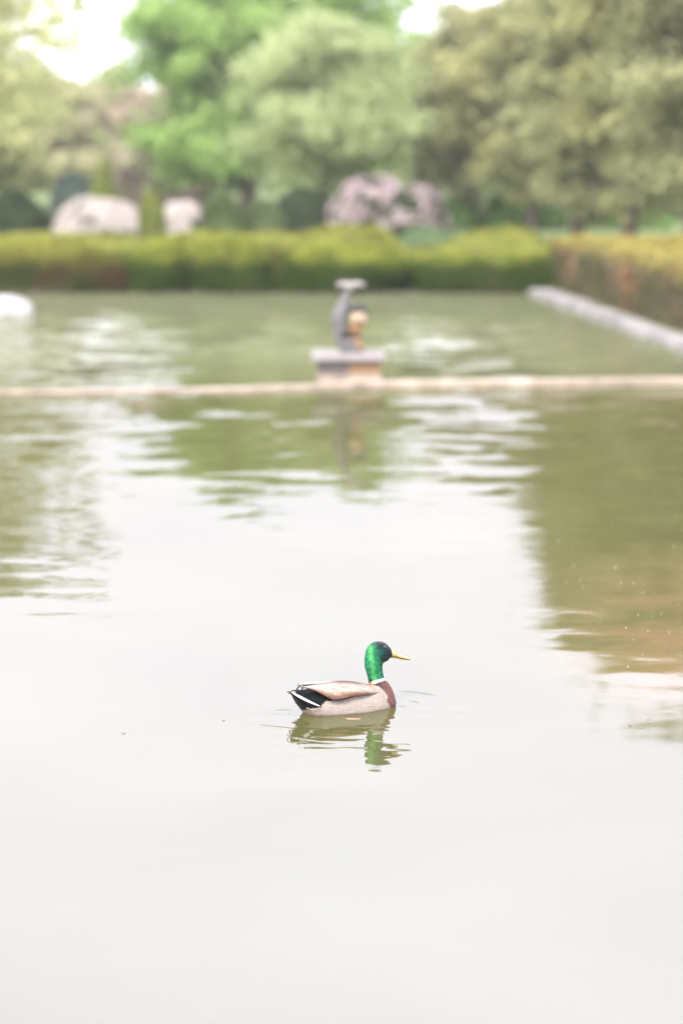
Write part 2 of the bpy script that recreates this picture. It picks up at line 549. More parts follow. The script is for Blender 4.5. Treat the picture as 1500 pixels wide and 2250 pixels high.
def tree(name, label, D, xl, xr, ytop, ybot, mat, trunk_px=None, nl=9000, leaf=0.16, nclump=60, depth=None,
         cat='tree', shape='round', group=None, trunk_w=None, droop=0.0, tight=0.30, fill=1.0):
    """tree standing D metres off whose crown spans the given extents (photo px)"""
    sc_ = D / FPX
    cx = (0.5 * (xl + xr) - 750) * sc_
    rx = 0.5 * (xr - xl) * sc_
    zt = CAM_H + (340 - ytop) * sc_
    zb = max(CAM_H + (340 - ybot) * sc_, 0.3)
    rz = 0.5 * (zt - zb); cz = 0.5 * (zt + zb)
    ry = depth if depth else rx * 0.8
    bx = cx if trunk_px is None else (trunk_px - 750) * sc_
    root = empty(name, (bx, D, 0.1))
    tag(root, label, cat, group)
    ox = cx - bx
    nl = int(nl * 1.9); leaf = leaf * 1.15; nclump = int(nclump * 1.3)
    # clump centres
    cl = []
    while len(cl) < nclump:
        v = rng.normal(size=3); v /= np.linalg.norm(v)
        rad = rng.uniform(0.25, 1.0) ** 0.45
        p = v * rad * 0.88
        if shape == 'cone':
            zz = p[2] * 0.5 + 0.5
            p[0] *= 1.15 - zz; p[1] *= 1.15 - zz
        elif shape == 'dome' and p[2] < -0.2:
            p[2] *= 0.8
        cl.append([ox + p[0] * rx, p[1] * ry, cz - 0.1 + p[2] * rz])
    cl = np.array(cl)
    base = 0.5 * (rx + rz) * tight
    cr = base * rng.uniform(0.55, 1.25, nclump)
    wgt = cr ** 2; wgt /= wgt.sum()
    which = rng.choice(nclump, nl, p=wgt)
    off = rng.normal(size=(nl, 3)); off /= np.linalg.norm(off, axis=1)[:, None]
    rad = rng.uniform(0.15, 1.0, nl) ** 0.5
    rad = np.where(rng.uniform(size=nl) < 0.22, rad * rng.uniform(1.0, 1.9, nl), rad)     # stray outer twigs
    dirn = off.copy()
    # every clump is a spray of twigs drawn out along its limb, drooping a little at the tip
    ang = np.arctan2(cl[:, 1], cl[:, 0] - ox) + rng.normal(size=nclump) * 0.5
    ax = np.stack([np.cos(ang), np.sin(ang), rng.uniform(-0.55, 0.35, nclump)], 1)
    ax /= np.linalg.norm(ax, axis=1)[:, None]
    off *= (rad * cr[which])[:, None] * np.array([0.85, 0.85, 0.6])
    along = (off * ax[which]).sum(1)
    off += ax[which] * (along * rng.uniform(0.5, 1.5, nclump)[which])[:, None]
    cent = cl[which] + off
    cent[:, 2] -= droop * rng.uniform(0, 1, nl) * cr[which]
    keep = cent[:, 2] > 0.05
    V, F = leaf_quads(cent[keep], leaf, dirn[keep] * 0.8, 0.5)
    crown = mesh_obj('crown', V, F, mat, root, smooth=False)
    # trunk and limbs
    bm = bmesh.new()
    tw = trunk_w if trunk_w else max(0.03, 0.035 * (zt - 0.1))
    H = cz + 0.35 * rz - 0.1
    tp = []
    for i in range(7):
        t = i / 6
        tp.append((ox * t ** 1.5 + 0.15 * rx * 0.3 * math.sin(3 * t + D), 0.1 * rx * math.sin(2.2 * t + D * 2), -0.15 + (H + 0.15) * t))
    tube(bm, tp, [tw * (1.25 if i == 0 else 1.0) * (1 - 0.72 * i / 6) for i in range(7)], 9)
    for j in rng.choice(nclump, min(nclump, 16), replace=False):
        e = Vector(cl[j]); t = min(0.9, max(0.25, (e.z * 0.55) / max(H, .1)))
        i0 = min(int(t * 6), 5)
        s = Vector(tp[i0]).lerp(Vector(tp[i0 + 1]), t * 6 - i0)
        mid = s.lerp(e, 0.5) + Vector((0, 0, 0.12 * (e - s).length))
        tube(bm, [s, mid, e], [tw * 0.34, tw * 0.2, tw * 0.07], 5)
    bm_obj('trunk', bm, bark_m, root)
    return root


def bush(name, label, D, xl, xr, ytop, z0, mat, depth=0.7, nl=5000, leaf=0.06, cat='shrub', core=None, group=None,
         flower=None, nf=0, fleaf=0.09, boxy=2.0, fl_cut=-0.12, lump=0.24):
    """a shrub or clipped hedge: a woody core under a coat of leaves"""
    sc_ = D / FPX
    cx = (0.5 * (xl + xr) - 750) * sc_; rx = 0.5 * (xr - xl) * sc_
    zt = CAM_H + (340 - ytop) * sc_
    h = zt - z0
    root = empty(name, (cx, D + depth, z0))
    tag(root, label, cat, group)
    seed = D * 3.1 + xl * 0.01

    def surf(n, inner=1.0, top_only=False):
        th = rng.uniform(0, 2 * math.pi, n)
        cz = rng.uniform(0, 1, n) ** 0.8
        ph = np.arcsin(np.clip(cz, 0, 1))
        ce, se = np.cos(ph), np.sin(ph)
        e = 2.0 / boxy
        X = np.sign(np.cos(th)) * np.abs(np.cos(th)) ** e * ce ** e
        Y = np.sign(np.sin(th)) * np.abs(np.sin(th)) ** e * ce ** e
        Zz = se ** e
        P = np.stack([X * rx, Y * depth, Zz * h], 1)
        Nn = np.stack([X / rx, Y / depth, Zz / h], 1)
        Nn /= np.linalg.norm(Nn, axis=1)[:, None]
        bumpn = np.array([mnoise.noise(Vector((p[0] * 1.3 + seed, p[1] * 1.3, p[2] * 1.8))) for p in P])
        P = P * (1 + lump * bumpn)[:, None]
        P += Nn * rng.uniform(-0.9, 0.35, n)[:, None] * leaf * 1.4
        P[:, 2] = np.maximum(P[:, 2], 0.0)
        return P * inner, Nn
    P, Nn = surf(nl * 2)
    V, F = leaf_quads(P, leaf, Nn, 0.3)
    mesh_obj('foliage', V, F, mat, root, smooth=False)
    # core
    bm = bmesh.new()
    bmesh.ops.create_icosphere(bm, subdivisions=4, radius=1.0)
    for v in bm.verts:
        c = v.co.copy()
        e = 2.0 / boxy
        ph = math.asin(max(-1, min(1, c.z))); th = math.atan2(c.y, c.x)
        ce = math.cos(ph) ** e if abs(ph) < 1.55 else 0
        X = math.copysign(abs(math.cos(th)) ** e, math.cos(th)) * ce
        Y = math.copysign(abs(math.sin(th)) ** e, math.sin(th)) * ce
        Zz = math.copysign(abs(math.sin(ph)) ** e, math.sin(ph))
        p = Vector((X * rx, Y * depth, max(Zz, -0.05) * h))
        b = mnoise.noise(Vector((p.x * 1.3 + seed, p.y * 1.3, p.z * 1.8)))
        v.co = p * (1 + lump * b) * 0.93
        if v.co.z < 0: v.co.z = -0.05
    bm_obj('branch_core', bm, core or twig_m, root)
    if flower and nf:
        P, Nn = surf(nf)
        ok = (np.array([mnoise.noise(Vector((p[0] * 2.6 + 5, p[1] * 2.6, p[2] * 3.0 + seed))) for p in P]) > fl_cut) & (P[:, 2] > 0.06 * h)
        P = P[ok] + Nn[ok] * leaf * 1.0
        V, F = leaf_quads(P, fleaf, Nn[ok], 0.2)
        mesh_obj('blossom', V, F, flower, root, smooth=False)
    return root


twig_m = simple_mat('twigs', (0.030, 0.026, 0.016), (0.07, 0.055, 0.03), 14, 0.95, 0.8)


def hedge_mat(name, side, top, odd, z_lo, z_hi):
    """older leaves on the sides, darkened with painted shade in the front row, fresh yellow-green shoots on the clipped top"""
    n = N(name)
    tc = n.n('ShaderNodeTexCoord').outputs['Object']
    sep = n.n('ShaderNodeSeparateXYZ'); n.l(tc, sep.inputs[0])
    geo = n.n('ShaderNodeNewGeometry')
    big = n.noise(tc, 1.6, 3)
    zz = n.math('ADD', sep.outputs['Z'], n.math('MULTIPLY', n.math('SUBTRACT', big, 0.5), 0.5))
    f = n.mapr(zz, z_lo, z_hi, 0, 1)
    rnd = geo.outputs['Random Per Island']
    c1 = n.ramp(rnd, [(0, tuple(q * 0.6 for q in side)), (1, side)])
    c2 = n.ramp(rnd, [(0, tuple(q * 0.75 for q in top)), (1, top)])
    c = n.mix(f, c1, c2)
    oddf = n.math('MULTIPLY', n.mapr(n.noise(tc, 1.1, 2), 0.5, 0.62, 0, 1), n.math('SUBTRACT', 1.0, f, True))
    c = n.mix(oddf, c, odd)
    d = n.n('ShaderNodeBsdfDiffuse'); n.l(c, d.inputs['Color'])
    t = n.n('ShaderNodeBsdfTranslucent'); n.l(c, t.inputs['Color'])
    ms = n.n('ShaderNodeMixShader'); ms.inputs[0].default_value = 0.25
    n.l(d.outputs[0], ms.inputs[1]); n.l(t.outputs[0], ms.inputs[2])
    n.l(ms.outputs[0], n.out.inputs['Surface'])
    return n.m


hm_front = hedge_mat('hedge_leaves', (0.042, 0.076, 0.012), (0.24, 0.275, 0.045), (0.036, 0.064, 0.012), 0.34, 0.56)  # side colour lowered to carry the shade at the hedge foot
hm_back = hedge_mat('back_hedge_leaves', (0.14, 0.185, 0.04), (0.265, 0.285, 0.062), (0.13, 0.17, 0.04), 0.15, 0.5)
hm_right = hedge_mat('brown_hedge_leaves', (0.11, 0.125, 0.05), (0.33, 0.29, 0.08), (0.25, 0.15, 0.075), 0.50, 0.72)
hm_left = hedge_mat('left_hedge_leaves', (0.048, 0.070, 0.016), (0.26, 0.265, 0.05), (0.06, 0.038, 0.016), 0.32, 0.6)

# front row along the far bank
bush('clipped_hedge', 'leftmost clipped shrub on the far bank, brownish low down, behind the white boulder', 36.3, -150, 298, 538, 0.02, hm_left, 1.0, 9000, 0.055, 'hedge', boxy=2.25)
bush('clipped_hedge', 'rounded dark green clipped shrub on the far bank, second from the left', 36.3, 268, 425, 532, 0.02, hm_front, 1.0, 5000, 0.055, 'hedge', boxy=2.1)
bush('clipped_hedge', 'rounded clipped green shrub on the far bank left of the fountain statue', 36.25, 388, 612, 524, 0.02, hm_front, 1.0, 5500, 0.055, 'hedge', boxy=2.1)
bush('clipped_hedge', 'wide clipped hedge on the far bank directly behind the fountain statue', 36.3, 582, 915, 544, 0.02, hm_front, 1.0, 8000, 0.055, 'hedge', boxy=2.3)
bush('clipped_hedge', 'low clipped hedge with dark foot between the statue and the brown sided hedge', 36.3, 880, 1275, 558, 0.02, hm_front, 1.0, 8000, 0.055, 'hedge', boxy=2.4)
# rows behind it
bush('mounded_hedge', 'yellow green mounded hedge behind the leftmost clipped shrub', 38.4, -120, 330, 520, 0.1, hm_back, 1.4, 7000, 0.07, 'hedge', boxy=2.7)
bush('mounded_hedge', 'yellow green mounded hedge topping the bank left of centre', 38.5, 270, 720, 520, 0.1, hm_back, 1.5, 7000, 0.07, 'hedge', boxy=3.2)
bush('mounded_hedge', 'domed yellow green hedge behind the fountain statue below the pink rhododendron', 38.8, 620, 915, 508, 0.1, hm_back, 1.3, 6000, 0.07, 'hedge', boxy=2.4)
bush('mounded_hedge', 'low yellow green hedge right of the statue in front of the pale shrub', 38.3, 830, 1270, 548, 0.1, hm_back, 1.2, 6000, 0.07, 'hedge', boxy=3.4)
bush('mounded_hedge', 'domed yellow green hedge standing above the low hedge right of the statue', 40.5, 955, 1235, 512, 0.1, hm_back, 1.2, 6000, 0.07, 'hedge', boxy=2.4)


# long hedge on the right bank, running towards us along the kerb
def right_hedge():
    root = empty('boxwood_hedge', (3.6, 34, 0.1))
    tag(root, 'long boxy hedge on the right bank, yellow top and bare brown side by the kerb', 'hedge')
    H, W = 0.72, 2.5

    def fx(D): return edge_x(D) + 0.36
    nl = 26000
    D = rng.uniform(20, 36.9, nl)
    s = rng.uniform(0, H + W + 0.6, nl)         # walk over face then top
    X = np.where(s < H, 0, np.where(s < H + W, s - H, W))
    Zz = np.where(s < H, s, np.where(s < H + W, H, H - (s - H - W)))
    # rounded shoulder
    nrm = np.stack([np.where(s < H, -1.0, np.where(s < H + W, 0, 1.0)), np.zeros(nl), np.where((s >= H) & (s < H + W), 1.0, 0.0)], 1)
    sh = np.exp(-((s - H) / 0.12) ** 2)
    X = X + sh * 0.06; Zz = Zz - sh * 0.05
    b = np.array([mnoise.noise(Vector((d * 0.9, x * 1.2, z * 2 + 7))) for d, x, z in zip(D, X, Zz)])
    P = np.stack([fx(D) + X, D, Zz + 0.1], 1) + nrm * (b * 0.10 + rng.uniform(-.07, .025, nl))[:, None]
    # far end face
    m = 4500
    xe = rng.uniform(0, W, m); ze = rng.uniform(0, H, m)
    b2 = np.array([mnoise.noise(Vector((x * 1.2, z * 2, 3))) for x, z in zip(xe, ze)])
    P2 = np.stack([fx(36.9) + xe, 36.9 + b2 * .1, ze + 0.1], 1)
    N2 = np.tile([0, 1.0, 0], (m, 1))
    P = np.concatenate([P, P2]); nrm = np.concatenate([nrm, N2])
    P -= np.array([3.6, 34, 0.1])
    V, F = leaf_quads(P, 0.062, nrm * .8, 0.2)
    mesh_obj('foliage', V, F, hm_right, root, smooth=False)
    bm = bmesh.new()
    rows = []
    for i in range(60):
        d = 20.03 + (36.86 - 20.03) * i / 59
        o = fx(d) - 3.6
        w1 = 0.03 * mnoise.noise(Vector((d * 2, 0, 0)))
        rows.append([bm.verts.new((o + x + w1, d - 34, z)) for x, z in ((.07, -.05), (.06, H * .5), (.08, H - .14), (.16, H - .08), (W * .5, H - .07 + w1), (W - .15, H - .08), (W - .07, H - .16), (W - .06, -.05))])
    for a, c in zip(rows, rows[1:]):
        for j in range(7): bm.faces.new((a[j], c[j], c[j + 1], a[j + 1]))
    bm.faces.new(rows[0]); bm.faces.new(rows[-1])
    bm_obj('branch_core', bm, simple_mat('bare_twigs', (0.05, 0.035, 0.02), (0.13, 0.085, 0.05), 12, 0.95, 0.8), root)
right_hedge()

# ------------------------------------------------------------------ shrubs beyond the hedges
blossom_pink = leaf_mat('pink_blossom', (0.33, 0.26, 0.27), (0.48, 0.40, 0.41), None, 0.2, 2.0)
blossom_white = leaf_mat('white_blossom', (0.50, 0.45, 0.42), (0.68, 0.62, 0.58), None, 0.2, 2.0)
lm_dark = leaf_mat('dark_evergreen_leaves', (0.038, 0.061, 0.03), (0.081, 0.115, 0.054))
lm_shrub = leaf_mat('shrub_leaves', (0.081, 0.121, 0.047), (0.149, 0.203, 0.081))
lm_bright = leaf_mat('bright_shrub_leaves', (0.095, 0.203, 0.041), (0.176, 0.324, 0.081))
lm_lime = leaf_mat('lime_leaves', (0.162, 0.203, 0.054), (0.27, 0.297, 0.081))
lm_blue = leaf_mat('blue_green_leaves', (0.068, 0.108, 0.088), (0.121, 0.162, 0.135))
lm_brown = leaf_mat('brown_twiggy_leaves', (0.108, 0.088, 0.068), (0.189, 0.155, 0.121))

bush('rhododendron', 'large rhododendron covered in pale pink blossom beyond the hedges', 55, 728, 892, 402, 0.1, lm_dark, 1.1, 6000, 0.12, flower=blossom_pink, nf=7000, fleaf=0.11, fl_cut=-.1)
bush('rhododendron', 'smaller dark rhododendron with scattered pink blossom right of the larger one', 54, 840, 985, 425, 0.1, lm_dark, 0.9, 5000, 0.11, flower=blossom_pink, nf=2600, fleaf=0.11, fl_cut=.05)
bush('azalea', 'white flowering azalea mound far left beyond the hedges', 50, 122, 302, 452, 0.1, lm_shrub, 0.9, 3500, 0.10, flower=blossom_white, nf=16000, fleaf=0.10, fl_cut=-.12, boxy=2.6)
bush('azalea', 'narrow white flowering azalea right of the small cone shrub', 50, 362, 436, 455, 0.1, lm_shrub, 0.6, 2000, 0.10, flower=blossom_white, nf=7000, fleaf=0.10, fl_cut=-.12, boxy=2.6)
bush('cone_shrub', 'small lime green cone shrub between the two white azaleas', 48, 300, 368, 425, 0.1, lm_lime, 0.4, 3500, 0.07)
bush('cone_shrub', 'tall slim lime green shrub rising behind the left white azalea', 56, 200, 262, 355, 0.1, lm_lime, 0.4, 3500, 0.08)
bush('evergreen_shrub', 'dark green shrub at the left edge above the mounded hedge', 50, -60, 110, 425, 0.1, lm_dark, 0.9, 5000, 0.09)
bush('green_shrub', 'mid green shrub right of the narrow white azalea', 50, 425, 540, 420, 0.1, lm_shrub, 0.8, 5000, 0.09)
bush('green_shrub', 'rounded light green shrub beside the dark hollow left of the rhododendron', 51, 535, 630, 432, 0.1, leaf_mat('pale_shrub_leaves', (0.10, 0.14, 0.06), (0.15, 0.19, 0.09)), 0.7, 4500, 0.09)
bush('evergreen_shrub', 'very dark shrub in the hollow just left of the pink rhododendron', 56, 590, 745, 412, 0.1, lm_dark, 1.0, 5500, 0.10)
bush('ground_shrub', 'low pale green shrub at the foot of the rhododendrons', 47, 880, 1010, 500, 0.1, leaf_mat('mint_leaves', (0.12, 0.19, 0.09), (0.18, 0.26, 0.13)), 0.7, 4000, 0.08)
for (xl, xr, yt, txt) in ((960, 1050, 436, 'bright green shrub just right of the rhododendrons'),
                          (1062, 1150, 432, 'bright green shrub between the first two slim trunks on the right'),
                          (1152, 1245, 440, 'bright green shrub in the middle of the lit row behind the trunks'),
                          (1275, 1360, 450, 'bright green shrub between the two thick trunks on the right'),
                          (1372, 1480, 455, 'bright green shrub at the right end behind the long hedge')):
    bush('sunlit_shrub', txt, 66, xl, xr, yt, 0.1, lm_bright, 0.8, 3500, 0.11, group='bright green shrubs behind the trunks on the right')
for (xl, xr, yt, txt) in ((985, 1130, 398, 'dim green shrub in the shade behind the first slim trunk on the right'),
                          (1110, 1270, 392, 'dim green shrub in the shade behind the second slim trunk on the right'),
                          (1250, 1400, 396, 'dim green shrub in the shade between the two thick trunks'),
                          (1385, 1580, 398, 'dim green shrub in the shade at the right edge behind the trunks')):
    bush('shade_shrub', txt, 74, xl, xr, yt, 0.1, lm_shrub, 1.2, 4500, 0.13, group='dim shrubs under the trees on the right')
bush('brown_thicket', 'brown twiggy thicket below the bright green tree at left', 80, 250, 500, 318, 0.1, lm_brown, 2.0, 6000, 0.16)
bush('blue_green_shrub', 'dull blue green shrub behind the left white azalea', 70, 110, 215, 375, 0.1, lm_blue, 0.9, 4000, 0.11)

# ------------------------------------------------------------------ trees
tl_green = leaf_mat('fresh_green_leaves', (0.167, 0.29, 0.075), (0.395, 0.544, 0.189), None, 0.5, 0.8)
tl_pale = leaf_mat('pale_olive_leaves', (0.31, 0.375, 0.182), (0.492, 0.554, 0.296), None, 0.45, 0.7)
tl_olive = leaf_mat('olive_leaves', (0.198, 0.213, 0.097), (0.45, 0.449, 0.215), None, 0.45, 0.7)
tl_olive2 = leaf_mat('grey_olive_leaves', (0.187, 0.199, 0.097), (0.41, 0.424, 0.225), None, 0.45, 0.6)
tl_far = leaf_mat('far_spring_leaves', (0.327, 0.328, 0.181), (0.544, 0.524, 0.316), None, 0.45, 0.4)
tl_pink = leaf_mat('budding_leaves', (0.463, 0.381, 0.277), (0.6, 0.551, 0.436), None, 0.45, 0.4)
tl_left = leaf_mat('left_tree_leaves', (0.355, 0.393, 0.193), (0.598, 0.6, 0.316), None, 0.45, 0.8)

tree('maple_tree', 'tall bright green broadleaf tree left of centre with sky showing through its left edge', 74, 285, 700, -135, 455, tl_green, 560, 17000, 0.20, 80, 3.2, tight=0.26)
tree('maple_tree', 'bright green broadleaf tree rising behind the rounded pale olive tree', 79, 560, 955, -160, 440, tl_green, 790, 12000, 0.20, 60, 3.0, tight=0.28)
tree('round_tree', 'rounded pale olive tree in the centre above the pink rhododendron', 63, 540, 905, 12, 470, tl_pale, 700, 18000, 0.12, 90, 1.9, tight=0.25, shape='dome')
tree('olive_tree', 'open crowned olive green tree right of the pale round tree', 67, 880, 1130, 0, 475, tl_olive2, 1050, 13000, 0.14, 70, 1.8, trunk_w=0.13, tight=0.25)
tree('olive_tree', 'slim olive tree with sky gaps at its top, second in the right hand row', 64, 985, 1260, -45, 465, tl_olive, 1158, 13000, 0.14, 70, 1.8, trunk_w=0.13, tight=0.24)
tree('pine_tree', 'tall grey olive tree on the right whose trunk stands behind the hedge corner', 53, 1150, 1440, -330, 530, tl_olive2, 1262, 21000, 0.13, 110, 1.7, trunk_w=0.16, tight=0.20)
tree('pine_tree', 'tall broad olive tree at the right edge over the long hedge', 50, 1260, 1600, -480, 520, tl_olive, 1375, 24000, 0.13, 125, 1.9, trunk_w=0.17, tight=0.18)
tree('pine_tree', 'tall tree partly beyond the right edge of the picture', 46, 1300, 1900, -560, 510, tl_olive2, 1500, 21000, 0.13, 120, 2.0, trunk_w=0.18, tight=0.18)
tree('spring_tree', 'pale spring tree at the far left with thin wispy top', 72, -170, 120, 70, 490, tl_left, -20, 12000, 0.16, 60, 2.2, tight=0.27)
tree('spring_tree', 'pale rounded tree in the far left wood below the open sky', 96, 20, 240, 138, 455, tl_far, 130, 10000, 0.19, 55, 2.4, tight=0.3)
tree('spring_tree', 'pinkish budding tree in the far wood just left of the bright green tree', 104, 190, 345, 142, 450, tl_pink, 260, 9000, 0.19, 50, 2.4, tight=0.32)
tree('spring_tree', 'hazy brownish tree far off behind the brown thicket', 108, 300, 520, 160, 440, tl_pink, 400, 9000, 0.19, 50, 2.4, tight=0.32)
tree('background_tree', 'green tree behind the gap between the pale round tree and the olive trees', 92, 850, 1110, 35, 450, tl_olive2, 960, 7000, 0.2, 60, 2.6, tight=0.32)
tree('background_tree', 'dim olive tree far behind the second olive tree on the right', 94, 1040, 1310, 90, 455, tl_olive2, 1180, 8000, 0.2, 45, 2.6, tight=0.32)
tree('background_tree', 'dim tree filling the gap behind the tall trees at the right edge', 90, 1260, 1560, 60, 460, tl_olive, 1400, 9000, 0.2, 50, 2.6, tight=0.32)
tree('spring_tree', 'thin leafed pale tree at the left letting the white sky through its top', 60, -190, 215, -70, 330, tl_left, -110, 2900, 0.11, 75, 1.8, trunk_w=0.10, tight=0.15)
tree('overhanging_tree', 'nearer tree on the left whose thin branches hang over the top left corner', 45, -420, 130, -190, 230, tl_left, -260, 2100, 0.10, 80, 2.0, trunk_w=0.15, tight=0.13)
tree('overhanging_tree', 'sparse leafy branches seen against the white sky at top left', 46, -60, 265, -160, 120, tl_left, -330, 900, 0.09, 40, 1.6, trunk_w=0.08, tight=0.12)

# distant wood closing the view
fw = []
for i in range(170):
    a = rng.uniform(-0.62, 0.62)
    D = rng.uniform(125, 160)
    c = np.array([a * D, D, 0])
    hh = rng.uniform(3.5, 6.0)
    k = 260
    o = rng.normal(size=(k, 3)); o /= np.linalg.norm(o, axis=1)[:, None]
    fw.append(c + o * rng.uniform(.4, 1, (k, 1)) * np.array([3.4, 2.4, hh / 2]) + np.array([0, 0, hh / 2]))
fw = np.concatenate(fw)
V, F = leaf_quads(fw, 0.55, None, .3)
wood = mesh_obj('distant_wood', V, F, tl_far, smooth=False)
tag(wood, 'pale distant wood closing the view behind the garden trees', 'wood', kind='stuff')

# ------------------------------------------------------------------ white boulder at the left edge
def boulder():
    p = on_z(0, 693)
    bm = bmesh.new()
    bmesh.ops.create_icosphere(bm, subdivisions=4, radius=1)
    for v in bm.verts:
        c = v.co
        q = 1 + 0.10 * mnoise.noise(c * 1.6 + Vector((3, 1, 2))) + 0.03 * mnoise.noise(c * 6)
        v.co = Vector((c.x * 0.40, c.y * 0.32, c.z * 0.235)) * q
    o = bm_obj('boulder', bm, simple_mat('white_rock', (0.24, 0.235, 0.235), (0.42, 0.41, 0.41), 5, 0.8, 0.3), None, loc=(p.x - 0.02, p.y + 0.35, 0.02))
    tag(o, 'smooth white boulder standing in the pond at the left edge below the hedge', 'boulder')
boulder()


# ------------------------------------------------------------------ fountain statue
lead_m = simple_mat('weathered_lead', (0.050, 0.050, 0.052), (0.165, 0.16, 0.16), 7, 0.7, 0.5)
lead_d = simple_mat('dark_lead', (0.018, 0.018, 0.020), (0.055, 0.052, 0.050), 9, 0.7, 0.3)
slab_m = simple_mat('slab_stone', (0.195, 0.177, 0.172), (0.279, 0.26, 0.256), 5, 0.8, 0.4)


def rust_stone(name, grey, rust):
    n = N(name)
    tc = n.n('ShaderNodeTexCoord').outputs['Object']
    sep = n.n('ShaderNodeSeparateXYZ'); n.l(tc, sep.inputs[0])
    f = n.math('ADD', sep.outputs['X'], n.math('MULTIPLY', n.math('SUBTRACT', n.noise(tc, 5, 4), 0.5), 0.25))
    c = n.mix(n.mapr(f, -0.03, 0.06, 0, 1), grey, rust)
    p = n.n('ShaderNodeBsdfPrincipled'); n.l(c, p.inputs['Base Color'])
    p.inputs['Roughness'].default_value = 0.8
    n.l(p.outputs[0], n.out.inputs['Surface'])
    return n.m


plinth_m = rust_stone('stained_plinth', (0.10, 0.088, 0.085), (0.22, 0.135, 0.07))
rust_m = simple_mat('rust_stain', (0.133, 0.07, 0.028), (0.266, 0.161, 0.084), 8, 0.75, 0.3)
peach_m = simple_mat('peach_stone', (0.315, 0.224, 0.154), (0.42, 0.322, 0.238), 8, 0.75, 0.3)


def box_bm(bm, x0, x1, y0, y1, z0, z1, bev=0.01, taper=0.0):
    vs = [bm.verts.new((x, y, z)) for z, t in ((z0, 0), (z1, taper)) for x, y in ((x0 + t, y0 + t), (x1 - t, y0 + t), (x1 - t, y1 - t), (x0 + t, y1 - t))]
    fs = [(0, 3, 2, 1), (4, 5, 6, 7), (0, 1, 5, 4), (1, 2, 6, 5), (2, 3, 7, 6), (3, 0, 4, 7)]
    faces = [bm.faces.new([vs[i] for i in f]) for f in fs]
    es = set(e for f in faces for e in f.edges)
    bmesh.ops.bevel(bm, geom=list(es), offset=bev, segments=2, affect='EDGES')


def ellip(bm, c, r, rot=None, sub=3):
    m = Matrix.Translation(c)
    if rot is not None: m = m @ rot
    bmesh.ops.create_icosphere(bm, subdivisions=sub, radius=1.0, matrix=m @ Matrix.Diagonal((*r, 1)))


